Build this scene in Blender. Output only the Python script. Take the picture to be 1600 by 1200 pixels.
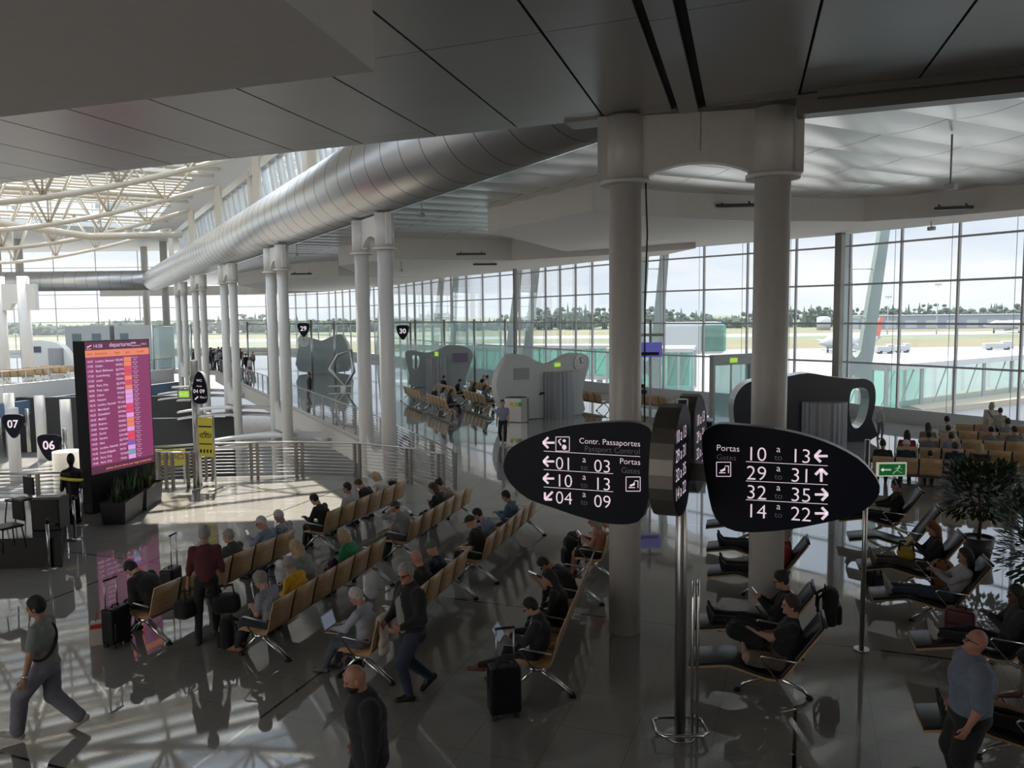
import bpy, bmesh, math, random
import numpy as np
from mathutils import Vector, Matrix, Quaternion
from mathutils.geometry import tessellate_polygon
rnd = random.Random(7)
SC = bpy.context.scene
for o in list(bpy.data.objects):
    bpy.data.objects.remove(o)
COL = SC.collection

# ------------------------------------------------------------------ camera
FPX = 1250.0
CAM_H = 5.0
PITCH = math.atan(108 / FPX)
ROLL = math.radians(0.6)
FW = Vector((0, math.cos(PITCH), -math.sin(PITCH)))
_u = Vector((1, 0, 0)).cross(FW)
RT = Vector((1, 0, 0)) * math.cos(ROLL) - _u * math.sin(ROLL)
UP = _u * math.cos(ROLL) + Vector((1, 0, 0)) * math.sin(ROLL)
CP = Vector((0, 0, CAM_H))
cam = bpy.data.cameras.new('camera')
cam.sensor_width = 36
cam.lens = FPX * 36 / 1600
cam.clip_end = 4000
camo = bpy.data.objects.new('camera', cam)
COL.objects.link(camo)
camo.matrix_world = Matrix(((RT.x, UP.x, -FW.x, CP.x), (RT.y, UP.y, -FW.y, CP.y), (RT.z, UP.z, -FW.z, CP.z), (0, 0, 0, 1)))
SC.camera = camo

# ------------------------------------------------------------------ sky, sun, exposure
SC.view_settings.view_transform = 'Standard'
SC.view_settings.look = 'None'
SC.view_settings.gamma = 1
SC.view_settings.use_curve_mapping = False
SC.view_settings.exposure = 0.0
wd = bpy.data.worlds.new('sky')
SC.world = wd
wd.use_nodes = True
nt = wd.node_tree
nt.nodes.clear()
def N(nt, t, **kw):
    n = nt.nodes.new(t)
    for k, v in kw.items():
        if k.startswith('i_'):
            n.inputs[k[2:].replace('_', ' ')].default_value = v
        else:
            setattr(n, k, v)
    return n
out = N(nt, 'ShaderNodeOutputWorld'); bg = N(nt, 'ShaderNodeBackground')
tc = N(nt, 'ShaderNodeTexCoord'); sep = N(nt, 'ShaderNodeSeparateXYZ'); cr = N(nt, 'ShaderNodeValToRGB')
mp = N(nt, 'ShaderNodeMapping'); mp.inputs['Scale'].default_value = (1.5, 1.5, 6)
ns = N(nt, 'ShaderNodeTexNoise', i_Scale=2.2, i_Detail=5.0, i_Roughness=0.55); cr2 = N(nt, 'ShaderNodeValToRGB'); mx = N(nt, 'ShaderNodeMix', data_type='RGBA')
L = nt.links.new
L(tc.outputs['Generated'], sep.inputs[0]); L(sep.outputs['Z'], cr.inputs[0])
L(tc.outputs['Generated'], mp.inputs[0]); L(mp.outputs[0], ns.inputs['Vector']); L(ns.outputs[0], cr2.inputs[0])
e = cr.color_ramp.elements
e[0].position = 0.0; e[0].color = (0.74, 0.80, 0.88, 1)
e[1].position = 0.75; e[1].color = (2.3, 2.6, 3.0, 1)
k = e.new(0.14); k.color = (0.66, 0.75, 0.88, 1)
k = e.new(0.30); k.color = (1.05, 1.20, 1.40, 1)
e = cr2.color_ramp.elements
e[0].position = 0.42; e[0].color = (0, 0, 0, 1); e[1].position = 0.66; e[1].color = (1, 1, 1, 1)
mx.blend_type = 'LIGHTEN'; mx.clamp_result = False
L(cr2.outputs[0], mx.inputs[0]); L(cr.outputs[0], mx.inputs[6]); mx.inputs[7].default_value = (0.95, 0.95, 0.95, 1)
L(mx.outputs[2], bg.inputs[0]); bg.inputs[1].default_value = 1.25
L(bg.outputs[0], out.inputs[0])
SUND = Vector((0.184, -0.584, -1.0)).normalized()
sl = bpy.data.lights.new('sun', 'SUN'); sl.energy = 12.0; sl.angle = 0.012; sl.color = (1.0, 0.90, 0.76)
so = bpy.data.objects.new('sun', sl); COL.objects.link(so)
so.rotation_euler = SUND.to_track_quat('-Z', 'Y').to_euler(); so.location = (-20, 60, 60)

# ------------------------------------------------------------------ pixel -> place helpers (1600x1200 frame)
def ray(px, py):
    return FW + RT * ((px - 800) / FPX) + UP * ((600 - py) / FPX)
def at(px, py, z=0.0):
    d = ray(px, py)
    return CP + d * ((z - CAM_H) / d.z)
def atd(px, py, y):
    d = ray(px, py)
    return CP + d * (y / d.y)
def V(*a): return Vector(a)
def xy(p, z=0.0): return Vector((p[0], p[1], z))

# ------------------------------------------------------------------ materials
MATS = {}
def mat(name, col, rough=0.5, metal=0.0, noise=0.0, nscale=8.0, bump=0.0, bscale=30.0, emit=None, estr=1.0, spec=0.5, coat=0.0, alpha=None, sheen=0.0, trans=0.0):
    if name in MATS: return MATS[name]
    m = bpy.data.materials.new(name); m.use_nodes = True
    nt = m.node_tree; b = nt.nodes['Principled BSDF']; L = nt.links.new
    c4 = (*col, 1)
    b.inputs['Base Color'].default_value = c4
    b.inputs['Roughness'].default_value = rough; b.inputs['Metallic'].default_value = metal
    b.inputs['Specular IOR Level'].default_value = spec
    if coat: b.inputs['Coat Weight'].default_value = coat
    if sheen: b.inputs['Sheen Weight'].default_value = sheen
    if trans: b.inputs['Transmission Weight'].default_value = trans
    tcn = N(nt, 'ShaderNodeTexCoord')
    nz = N(nt, 'ShaderNodeTexNoise', i_Scale=nscale, i_Detail=4.0)
    L(tcn.outputs['Object'], nz.inputs['Vector'])
    hs = N(nt, 'ShaderNodeMix', data_type='RGBA', blend_type='MULTIPLY')
    hs.inputs[0].default_value = 1.0; hs.inputs[6].default_value = c4
    r = N(nt, 'ShaderNodeMapRange'); r.inputs[1].default_value = .25; r.inputs[2].default_value = .75
    a = max(noise, 0.03); r.inputs[3].default_value = 1 - a; r.inputs[4].default_value = 1 + a
    L(nz.outputs[0], r.inputs[0]); L(r.outputs[0], hs.inputs[7]); L(hs.outputs[2], b.inputs['Base Color'])
    if bump:
        nb = N(nt, 'ShaderNodeTexNoise', i_Scale=bscale, i_Detail=3.0); bp = N(nt, 'ShaderNodeBump'); bp.inputs['Strength'].default_value = bump; bp.inputs['Distance'].default_value = .05
        L(tcn.outputs['Object'], nb.inputs['Vector']); L(nb.outputs[0], bp.inputs['Height']); L(bp.outputs[0], b.inputs['Normal'])
    if emit:
        b.inputs['Emission Color'].default_value = (*emit, 1); b.inputs['Emission Strength'].default_value = estr; m.cycles.emission_sampling = 'NONE'
    MATS[name] = m
    return m
def glass_mat(name, tint=(0.9, 0.97, 0.95), refl=0.06, milky=0.0, mcol=(0.8, 0.9, 0.9)):
    if name in MATS: return MATS[name]
    m = bpy.data.materials.new(name); m.use_nodes = True; nt = m.node_tree; nt.nodes.clear(); L = nt.links.new
    o = N(nt, 'ShaderNodeOutputMaterial'); t = N(nt, 'ShaderNodeBsdfTransparent'); g = N(nt, 'ShaderNodeBsdfGlossy'); mxs = N(nt, 'ShaderNodeMixShader')
    t.inputs[0].default_value = (*tint, 1); g.inputs['Roughness'].default_value = 0.02; g.inputs[0].default_value = (.9, .95, .95, 1)
    fr = N(nt, 'ShaderNodeLayerWeight'); fr.inputs[0].default_value = 0.12
    mr = N(nt, 'ShaderNodeMapRange'); mr.inputs[3].default_value = refl; mr.inputs[4].default_value = 0.55
    L(fr.outputs['Fresnel'], mr.inputs[0]); L(mr.outputs[0], mxs.inputs[0]); 
    src = t
    if milky:
        d = N(nt, 'ShaderNodeBsdfTranslucent'); d.inputs[0].default_value = (*mcol, 1)
        d2 = N(nt, 'ShaderNodeBsdfDiffuse'); d2.inputs[0].default_value = (*mcol, 1)
        ma = N(nt, 'ShaderNodeMixShader'); ma.inputs[0].default_value = .5; L(d.outputs[0], ma.inputs[1]); L(d2.outputs[0], ma.inputs[2])
        mb = N(nt, 'ShaderNodeMixShader'); mb.inputs[0].default_value = milky; L(t.outputs[0], mb.inputs[1]); L(ma.outputs[0], mb.inputs[2]); src = mb
    L(src.outputs[0], mxs.inputs[1]); L(g.outputs[0], mxs.inputs[2]); L(mxs.outputs[0], o.inputs[0])
    MATS[name] = m
    return m
def floor_mat():
    m = bpy.data.materials.new('polished_granite'); m.use_nodes = True; nt = m.node_tree; b = nt.nodes['Principled BSDF']; L = nt.links.new
    tcn = N(nt, 'ShaderNodeTexCoord'); mpn = N(nt, 'ShaderNodeMapping'); mpn.inputs['Rotation'].default_value = (0, 0, math.radians(20)); L(tcn.outputs['Object'], mpn.inputs[0])
    sp = N(nt, 'ShaderNodeTexNoise', i_Scale=90.0, i_Detail=2.0, i_Roughness=.8); L(mpn.outputs[0], sp.inputs['Vector'])
    big = N(nt, 'ShaderNodeTexNoise', i_Scale=.9, i_Detail=3.0); L(mpn.outputs[0], big.inputs['Vector'])
    cr = N(nt, 'ShaderNodeValToRGB'); e = cr.color_ramp.elements
    e[0].position = .3; e[0].color = (.17, .163, .152, 1); e[1].position = .68; e[1].color = (.37, .36, .335, 1); L(sp.outputs[0], cr.inputs[0])
    br = N(nt, 'ShaderNodeTexBrick'); br.offset = 0; br.inputs['Scale'].default_value = 1.0; br.inputs['Brick Width'].default_value = .9; br.inputs['Row Height'].default_value = .9; br.inputs['Mortar Size'].default_value = .004
    br.inputs['Color1'].default_value = (.92, .92, .92, 1); br.inputs['Color2'].default_value = (1, 1, 1, 1); br.inputs['Mortar'].default_value = (.55, .55, .55, 1); L(mpn.outputs[0], br.inputs['Vector'])
    b2 = N(nt, 'ShaderNodeTexBrick'); b2.offset = 0; b2.inputs['Scale'].default_value = 1.0; b2.inputs['Brick Width'].default_value = 6.3; b2.inputs['Row Height'].default_value = 6.3; b2.inputs['Mortar Size'].default_value = .022
    b2.inputs['Color1'].default_value = (1, 1, 1, 1); b2.inputs['Color2'].default_value = (1, 1, 1, 1); b2.inputs['Mortar'].default_value = (.8, .8, .8, 1); L(mpn.outputs[0], b2.inputs['Vector'])
    m1 = N(nt, 'ShaderNodeMix', data_type='RGBA', blend_type='MULTIPLY'); m1.inputs[0].default_value = 1; L(cr.outputs[0], m1.inputs[6]); L(br.outputs[0], m1.inputs[7])
    m2 = N(nt, 'ShaderNodeMix', data_type='RGBA', blend_type='MULTIPLY'); m2.inputs[0].default_value = 1; L(m1.outputs[2], m2.inputs[6]); L(b2.outputs[0], m2.inputs[7])
    L(m2.outputs[2], b.inputs['Base Color'])
    r = N(nt, 'ShaderNodeMapRange'); r.inputs[3].default_value = .015; r.inputs[4].default_value = .06; L(big.outputs[0], r.inputs[0]); L(r.outputs[0], b.inputs['Roughness'])
    b.inputs['IOR'].default_value = 1.72; L(b2.outputs['Fac'], b.inputs['Metallic'])
    bp = N(nt, 'ShaderNodeBump'); bp.inputs['Strength'].default_value = .012; bp.inputs['Distance'].default_value = .01; bg2 = N(nt, 'ShaderNodeTexNoise', i_Scale=2.5, i_Detail=1.0); L(mpn.outputs[0], bg2.inputs['Vector']); L(bg2.outputs[0], bp.inputs['Height']); L(bp.outputs[0], b.inputs['Normal'])
    return m
def ply_mat():
    m = bpy.data.materials.new('beech_plywood'); m.use_nodes = True; nt = m.node_tree; b = nt.nodes['Principled BSDF']; L = nt.links.new
    tcn = N(nt, 'ShaderNodeTexCoord'); mpn = N(nt, 'ShaderNodeMapping'); mpn.inputs['Scale'].default_value = (1.2, 1, 14); L(tcn.outputs['Object'], mpn.inputs[0])
    nz = N(nt, 'ShaderNodeTexNoise', i_Scale=3.0, i_Detail=5.0); L(mpn.outputs[0], nz.inputs['Vector'])
    cr = N(nt, 'ShaderNodeValToRGB'); e = cr.color_ramp.elements; e[0].position = .3; e[0].color = (.44, .27, .125, 1); e[1].position = .7; e[1].color = (.62, .42, .22, 1)
    L(nz.outputs[0], cr.inputs[0]); L(cr.outputs[0], b.inputs['Base Color']); b.inputs['Roughness'].default_value = .35; b.inputs['Coat Weight'].default_value = .2
    return m
M_FLOOR = floor_mat(); M_PLY = ply_mat()
M_WHITE = mat('white_paint', (.70, .69, .67), .55); M_SOFFIT = mat('white_plaster', (.66, .63, .60), .8)
M_COL = mat('column_paint', (.62, .60, .57), .35); M_TRUSS = mat('cream_steel_paint', (.62, .55, .45), .45)
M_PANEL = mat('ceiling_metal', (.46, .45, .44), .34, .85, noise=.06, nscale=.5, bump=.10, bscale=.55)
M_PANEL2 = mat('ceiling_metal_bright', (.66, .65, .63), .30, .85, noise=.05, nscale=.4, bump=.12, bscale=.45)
M_SEAM = mat('dark_seam', (.02, .02, .022), .7); M_DUCT = mat('duct_metal', (.66, .65, .64), .33, .9, noise=.04, nscale=.7)
M_CHROME = mat('polished_steel', (.72, .72, .73), .16, 1.0); M_STEEL = mat('brushed_steel', (.52, .52, .52), .3, 1.0)
M_BLACK = mat('black_plastic', (.010, .010, .012), .45, spec=.25); M_RUBBER = mat('black_rubber', (.015, .015, .015), .7)
M_DARKSTEEL = mat('dark_bronze_steel', (.20, .185, .17), .38, .75); M_MULL = mat('mullion_metal', (.46, .44, .45), .45, .25)
M_GLASS = glass_mat('clear_window_glass', (.92, .95, .96), .03); M_FACGLASS = glass_mat('haze_veil_glass', (.92, .95, .96), .03, .15, (.80, .84, .88))  # facade panes get a milky mix that stands in for the haze outdoors
M_GREENGLASS = glass_mat('green_glass', (.42, .76, .66), .06, .30, (.16, .36, .30))
M_FROST = glass_mat('frosted_glass', (.80, .93, .92), .06, .38, (.62, .80, .80)); M_CLERE = glass_mat('clerestory_glass', (.86, .95, .97), .05, .45, (.80, .90, .92))
M_SIGN = mat('sign_face', (.006, .009, .020), .5, spec=.22); M_LETTER = mat('sign_letter_light', (.8, .7, .78), .5, emit=(1.0, .80, .92), estr=.62)
M_LETTERDIM = mat('sign_letter_dim', (.16, .16, .19), .5, emit=(.9, .85, 1), estr=.05); M_GRAY = mat('gray_laminate', (.40, .41, .41), .45); M_PALE = mat('pale_panel', (.62, .63, .62), .45)
M_KIOSK = mat('sage_gray_panel', (.36, .41, .41), .4); M_NAVY = mat('dark_navy_panel', (.035, .04, .055), .35); M_FLUTE = mat('fluted_gray', (.30, .31, .33), .4, .3)
M_YEL = mat('yellow_sign', (.78, .74, .10), .5); M_GREEN = mat('exit_green', (.02, .25, .05), .5, emit=(.02, .35, .08), estr=.15); M_EXITW = mat('exit_white', (.8, .85, .75), .5, emit=(.9, 1, .8), estr=.32)
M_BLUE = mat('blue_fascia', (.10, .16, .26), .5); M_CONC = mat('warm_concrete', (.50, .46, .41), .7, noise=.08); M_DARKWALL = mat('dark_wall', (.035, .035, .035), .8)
M_LEATHER = mat('black_leather', (.02, .022, .025), .32, bump=.05, bscale=60); M_ORANGE = mat('orange_counter', (.75, .24, .06), .5)

# ------------------------------------------------------------------ mesh builder
class MB:
    def __init__(s): s.v = []; s.f = []; s.m = []; s.sm = []
    def add(s, vs, fs, mi=0, smooth=False, M=None):
        b = len(s.v)
        if M is not None: vs = [M @ Vector(p) for p in vs]
        s.v += [tuple(p) for p in vs]
        for f in fs: s.f.append([i + b for i in f]); s.m.append(mi); s.sm.append(smooth)
        return s
    def box(s, c, sz, mi=0, M=None, rz=0.0):
        x, y, z = sz[0] / 2, sz[1] / 2, sz[2] / 2
        R = Matrix.Translation(Vector(c)) @ Matrix.Rotation(rz, 4, 'Z')
        if M is not None: R = M @ R
        vs = [(a * x, b * y, d * z) for a in (-1, 1) for b in (-1, 1) for d in (-1, 1)]
        return s.add(vs, [(0, 1, 3, 2), (4, 6, 7, 5), (0, 4, 5, 1), (2, 3, 7, 6), (0, 2, 6, 4), (1, 5, 7, 3)], mi, False, R)
    def bar(s, p, q, w, h, mi=0, up=(0, 0, 1)):
        p, q = Vector(p), Vector(q); d = (q - p); l = d.length; d.normalize(); u = Vector(up)
        if abs(d.dot(u)) > .99: u = Vector((1, 0, 0))
        a = d.cross(u).normalized(); u = a.cross(d).normalized()
        vs = [pp + a * (i * w / 2) + u * (j * h / 2) for pp in (p, q) for i in (-1, 1) for j in (-1, 1)]
        return s.add(vs, [(0, 1, 3, 2), (4, 6, 7, 5), (0, 4, 5, 1), (2, 3, 7, 6), (0, 2, 6, 4), (1, 5, 7, 3)], mi)
    def tube(s, path, r, n=8, mi=0, closed=False, caps=True):
        P = [Vector(p) for p in path]; k = len(P)
        rs = r if isinstance(r, (list, tuple)) else [r] * k
        up = None; vs = []
        for i in range(k):
            if closed: t = (P[(i + 1) % k] - P[i - 1])
            elif i == 0: t = P[1] - P[0]
            elif i == k - 1: t = P[-1] - P[-2]
            else: t = (P[i + 1] - P[i]).normalized() + (P[i] - P[i - 1]).normalized()
            if t.length < 1e-9: t = Vector((0, 0, 1))
            t.normalize()
            if up is None: up = t.orthogonal().normalized()
            else:
                up = up - t * up.dot(t)
                up = up.normalized() if up.length > 1e-6 else t.orthogonal().normalized()
            b = t.cross(up)
            for j in range(n):
                a = 2 * math.pi * j / n
                vs.append(P[i] + (up * math.cos(a) + b * math.sin(a)) * rs[i])
        fs = []
        for i in range(k if closed else k - 1):
            i2 = (i + 1) % k
            for j in range(n): fs.append((i * n + j, i * n + (j + 1) % n, i2 * n + (j + 1) % n, i2 * n + j))
        s.add(vs, fs, mi, True)
        if caps and not closed:
            s.add(vs[:n], [tuple(range(n - 1, -1, -1))], mi); s.add(vs[-n:], [tuple(range(n))], mi)
        return s
    def cyl(s, p, q, r, r2=None, n=20, mi=0): return s.tube([p, q], [r, r if r2 is None else r2], n, mi)
    def prism(s, poly, z0, z1, mi=0, M=None, mtop=None, mbot=None, sides=True):
        n = len(poly); P = [Vector((p[0], p[1], 0)) for p in poly]
        tri = tessellate_polygon([P])
        area = sum(P[i].x * P[(i + 1) % n].y - P[(i + 1) % n].x * P[i].y for i in range(n))
        def orient(t):
            a, b, c = P[t[0]], P[t[1]], P[t[2]]
            return t if (b - a).cross(c - a).z > 0 else (t[0], t[2], t[1])
        tri = [orient(t) for t in tri]
        vb = [(p.x, p.y, z0) for p in P]; vt = [(p.x, p.y, z1) for p in P]
        s.add(vt, tri, mi if mtop is None else mtop, False, M); s.add(vb, [(t[0], t[2], t[1]) for t in tri], mi if mbot is None else mbot, False, M)
        if sides:
            vs = vb + vt; fs = []
            for i in range(n):
                j = (i + 1) % n
                fs.append((i, j, n + j, n + i) if area > 0 else (j, i, n + i, n + j))
            s.add(vs, fs, mi, False, M)
        return s
    def lathe(s, prof, c=(0, 0, 0), n=24, mi=0, M=None):
        vs = []; k = len(prof)
        for r, z in prof:
            for j in range(n):
                a = 2 * math.pi * j / n; vs.append((c[0] + r * math.cos(a), c[1] + r * math.sin(a), c[2] + z))
        fs = [(i * n + j, i * n + (j + 1) % n, (i + 1) * n + (j + 1) % n, (i + 1) * n + j) for i in range(k - 1) for j in range(n)]
        s.add(vs, fs, mi, True, M)
        s.add(vs[:n], [tuple(range(n - 1, -1, -1))], mi, False, M); s.add(vs[-n:], [tuple(range(n))], mi, False, M)
        return s
    def ball(s, c, r, mi=0, n=12, M=None):
        r = r if isinstance(r, (tuple, list)) else (r, r, r)
        vs = []; fs = []; k = n // 2 + 1
        for i in range(k):
            t = math.pi * (i + .02) / (k - 1 + .04)
            for j in range(n):
                a = 2 * math.pi * j / n
                vs.append((c[0] + r[0] * math.sin(t) * math.cos(a), c[1] + r[1] * math.sin(t) * math.sin(a), c[2] - r[2] * math.cos(t)))
        for i in range(k - 1):
            for j in range(n): fs.append((i * n + j, i * n + (j + 1) % n, (i + 1) * n + (j + 1) % n, (i + 1) * n + j))
        return s.add(vs, fs, mi, True, M)
    def sheet(s, pts, th, up, mi=0, smooth=True):
        """strip of cross-lines: pts = list of (left,right) 3D pairs, thickened along up-ish normals"""
        k = len(pts); vs = []
        for i, (a, b) in enumerate(pts):
            a, b = Vector(a), Vector(b)
            i0, i1 = max(i - 1, 0), min(i + 1, k - 1)
            t = (Vector(pts[i1][0]) - Vector(pts[i0][0])).normalized()
            n = t.cross(b - a).normalized()
            if n.dot(Vector(up)) < 0: n = -n
            vs += [a, b, a - n * th, b - n * th]
        for i in range(k - 1):
            o = i * 4; q = o + 4
            s.add([vs[o], vs[o + 1], vs[q + 1], vs[q]], [(0, 1, 2, 3)], mi, smooth); s.add([vs[o + 2], vs[o + 3], vs[q + 3], vs[q + 2]], [(3, 2, 1, 0)], mi, smooth)
            s.add([vs[o], vs[q], vs[q + 2], vs[o + 2]], [(0, 1, 2, 3)], mi); s.add([vs[o + 1], vs[q + 1], vs[q + 3], vs[o + 3]], [(3, 2, 1, 0)], mi)
        s.add(vs[:4], [(0, 1, 3, 2)], mi); s.add(vs[-4:], [(0, 1, 3, 2)], mi)
        return s
    def build(s, name, mats, parent=None, bevel=0.0, kind=None, label=None, sub=0):
        me = bpy.data.meshes.new(name); me.from_pydata(s.v, [], s.f)
        for m in (mats if isinstance(mats, (list, tuple)) else [mats]): me.materials.append(m)
        me.polygons.foreach_set('material_index', s.m); me.polygons.foreach_set('use_smooth', s.sm)
        bm = bmesh.new(); bm.from_mesh(me); bmesh.ops.remove_doubles(bm, verts=bm.verts, dist=1e-5); bmesh.ops.recalc_face_normals(bm, faces=bm.faces); bm.to_mesh(me); bm.free()
        me.update()
        o = bpy.data.objects.new(name, me); COL.objects.link(o)
        if parent is not None: o.parent = parent
        if bevel:
            b = o.modifiers.new('bevel', 'BEVEL'); b.width = bevel; b.segments = 2; b.limit_method = 'ANGLE'; b.angle_limit = math.radians(50)
        if kind: o['kind'] = kind
        if label: o['label'] = label
        return o
def thing(name, label, cat, loc=(0, 0, 0), rz=0.0, group=None, scale=1.0):
    o = bpy.data.objects.new(name, None); COL.objects.link(o); o.empty_display_size = .2
    o.location = loc; o.rotation_euler = (0, 0, rz); o.scale = (scale,) * 3
    o['label'] = label; o['category'] = cat
    if group: o['group'] = group
    return o
def tag(o, label, cat, group=None, kind=None):
    o['label'] = label; o['category'] = cat
    if group: o['group'] = group
    if kind: o['kind'] = kind
    return o
KIDS = {}
def clone(root, label, loc, rz=None, group=None):
    def cp(o, par):
        c = o.copy(); COL.objects.link(c)
        if par is not None: c.parent = par
        for ch in [x for x in ALLKIDS(o)]: cp(ch, c)
        return c
    r = cp(root, None); r.location = loc
    if rz is not None: r.rotation_euler = (0, 0, rz)
    r['label'] = label
    if group: r['group'] = group
    return r
def ALLKIDS(o): return list(o.children)
_tcache = {}
def text(mb, s, size, M, mi=0, align='LEFT', bold=0.0, depth=0.004):
    """lettering as flat raised letters in the XY plane of M"""
    key = (s, align, bold)
    if key not in _tcache:
        cu = bpy.data.curves.new('t', 'FONT'); cu.body = s; cu.size = 1; cu.align_x = align; cu.offset = bold; cu.resolution_u = 3
        ob = bpy.data.objects.new('t', cu); COL.objects.link(ob)
        dg = bpy.context.evaluated_depsgraph_get(); me = ob.evaluated_get(dg).to_mesh()
        _tcache[key] = ([v.co.copy() for v in me.vertices], [tuple(p.vertices) for p in me.polygons])
        ob.evaluated_get(dg).to_mesh_clear(); bpy.data.objects.remove(ob); bpy.data.curves.remove(cu)
    vs, fs = _tcache[key]
    mb.add([(v.x * size, v.y * size, depth) for v in vs], fs, mi, False, M)
# ================================================================== STRUCTURE
E1 = Vector((.922, -.385, 0)); E2 = Vector((.281, .96, 0)); UU = Vector((-.482, .876, 0)); VV = Vector((.876, .482, 0))
def S(name, mb, m, **kw): return mb.build(name, m, kind='structure', **kw)
def duct_x(y): return -3.9 - .55 * (y - 25)
FAC = [(27, 20), (23.6, 26), (20.0, 31.4), (16, 38), (12.4, 42.2), (8.8, 46.2), (5.2, 51.5), (.6, 60.5), (-5.2, 70), (-13, 88), (-24, 106), (-36, 118)]
# --- floors
RAILP = [at(-60, 803), at(60, 803), at(128, 800), at(236, 776), at(240, 752), at(330, 745), at(470, 742), at(560, 745), at(640, 755), at(690, 766)]
RAILP = [xy(p) for p in RAILP]
corr = [xy(at(567, 685)), xy(at(460, 635)), Vector((-20, 60, 0)), Vector((-28, 76, 0))]
balc = [Vector((-33.6, 79, 0)), Vector((-39, 61, 0)), Vector((-46, 47, 0)), Vector((-70, 40, 0))]
poly = [(-34, -8), (34, -8), (34, 18)] + FAC + [(-110, 118), (-110, 40)] + [(p.x, p.y) for p in reversed(balc)] + [(p.x, p.y) for p in reversed(corr)] + [(p.x, p.y) for p in reversed(RAILP)] + [(-34, RAILP[0].y)]
S('floor', MB().prism(poly, -.45, 0, 1, mtop=0), [M_FLOOR, M_CONC])
lf = mat('lower_floor', (.34, .33, .32), .12, noise=.1, nscale=2)
S('floor_lower', MB().box((-35, 60, -5.4), (120, 130, .2)), lf)
# --- near ceiling of metal panels
O1 = Vector((1.45, 12.43, 0)); ZC = 7.95
def cz(a, b, z): p = O1 + E1 * a + E2 * b; return (p.x, p.y, z)
mb = MB()
sx = [-1.43 * i for i in range(24, 0, -1)] + [0, 1.04, 1.12, 1.42, 1.50, 2.77] + [2.77 + 1.43 * i for i in range(1, 18)]
sy = [0, -.42, -3.9, -7.4, -10.9, -14.4, -17.9, -21.4]
for i in range(len(sx) - 1):
    if sx[i] in (1.04, 1.42): continue
    for j in range(len(sy) - 1):
        g = .016; h = .006 if j else .003
        a0, a1, b0, b1 = sx[i] + g, sx[i + 1] - g, sy[j] - h, sy[j + 1] + h
        z = ZC - (.05 if sx[i] == 1.12 else 0)
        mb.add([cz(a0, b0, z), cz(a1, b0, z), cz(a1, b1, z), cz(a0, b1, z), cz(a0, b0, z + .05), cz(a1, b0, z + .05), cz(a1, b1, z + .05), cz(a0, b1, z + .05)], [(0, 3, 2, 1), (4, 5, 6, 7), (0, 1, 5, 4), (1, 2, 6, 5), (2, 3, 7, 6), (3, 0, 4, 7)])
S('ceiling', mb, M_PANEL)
mb = MB(); a0, a1, b1 = sx[0], sx[-1], -21.4
mb.prism([cz(a0, -.03, 0)[:2], cz(a1, -.03, 0)[:2], cz(a1, b1, 0)[:2], cz(a0, b1, 0)[:2]], ZC + .05, ZC + .2)
S('ceiling_backing', mb, M_SEAM)
mb = MB(); mb.bar(cz(a0, .03, ZC + .08), cz(0, .03, ZC + .08), .05, .12)
S('trim_1', mb, M_STEEL)
mb = MB(); mb.bar(cz(2.75, -.05, ZC - .14), cz(a1, -.05, ZC - .14), .30, .26); mb.bar(cz(3.0, -.24, ZC - .05), cz(a1, -.24, ZC - .05), .2, .1)
S('trim_2', mb, M_DARKSTEEL)
mb = MB(); mb.bar(cz(-.6, .12, ZC + .12), cz(a1, .12, ZC + .12), .5, .3); S('trim_6', mb, M_DARKSTEEL)
# --- dropped box soffit near the camera
P = at(585, 112, 7.1); Pl = at(0, 183, 7.1); d1 = (xy(Pl) - xy(P)).normalized(); Pb = at(445, 0, 7.1); d2 = (xy(Pb) - xy(P)).normalized()
q = [xy(P), xy(P) + d1 * 18, xy(P) + d1 * 18 + d2 * 12, xy(P) + d2 * 12]
S('ceiling_soffit', MB().prism([(p.x, p.y) for p in q], 7.1, ZC - .002), M_SOFFIT)
# --- hall ceiling of waved metal strips, running across the hall
mb = MB(); rr = random.Random(3)
org = Vector((duct_x(10), 10, 0))
for k in range(-12, 60):
    s0, s1 = k * 1.83, (k + 1) * 1.83
    n = 7
    w = rr.uniform(.05, .09)
    for t0, t1 in ((1.25, 3.2), (3.23, 6.7), (6.73, 10.2), (10.23, 13.7), (13.73, 17.2), (17.23, 20.7), (20.73, 24.2), (24.23, 27)):
        row = []
        for i in range(n + 1):
            f = i / n; ss = s0 + .015 + (s1 - s0 - .03) * f
            zz = 9.62 - w * math.sin(math.pi * f) - .05 * f
            row.append((ss, zz))
        pts = []
        for ss, zz in row:
            a = org + UU * ss + VV * t0; b = org + UU * ss + VV * t1
            pts.append(((a.x, a.y, zz), (b.x, b.y, zz)))
        vs = [p for ab in pts for p in ab]
        mb.add(vs, [(2 * i, 2 * i + 1, 2 * i + 3, 2 * i + 2) for i in range(n)], 0, True)
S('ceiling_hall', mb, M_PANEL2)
mb = MB(); c = [org + UU * -22 + VV * 1.25, org + UU * -22 + VV * 27, org + UU * 108 + VV * 27, org + UU * 108 + VV * 1.25]
mb.prism([(p.x, p.y) for p in c], 9.66, 10.0); S('ceiling_hall_backing', mb, M_SEAM)
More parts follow.
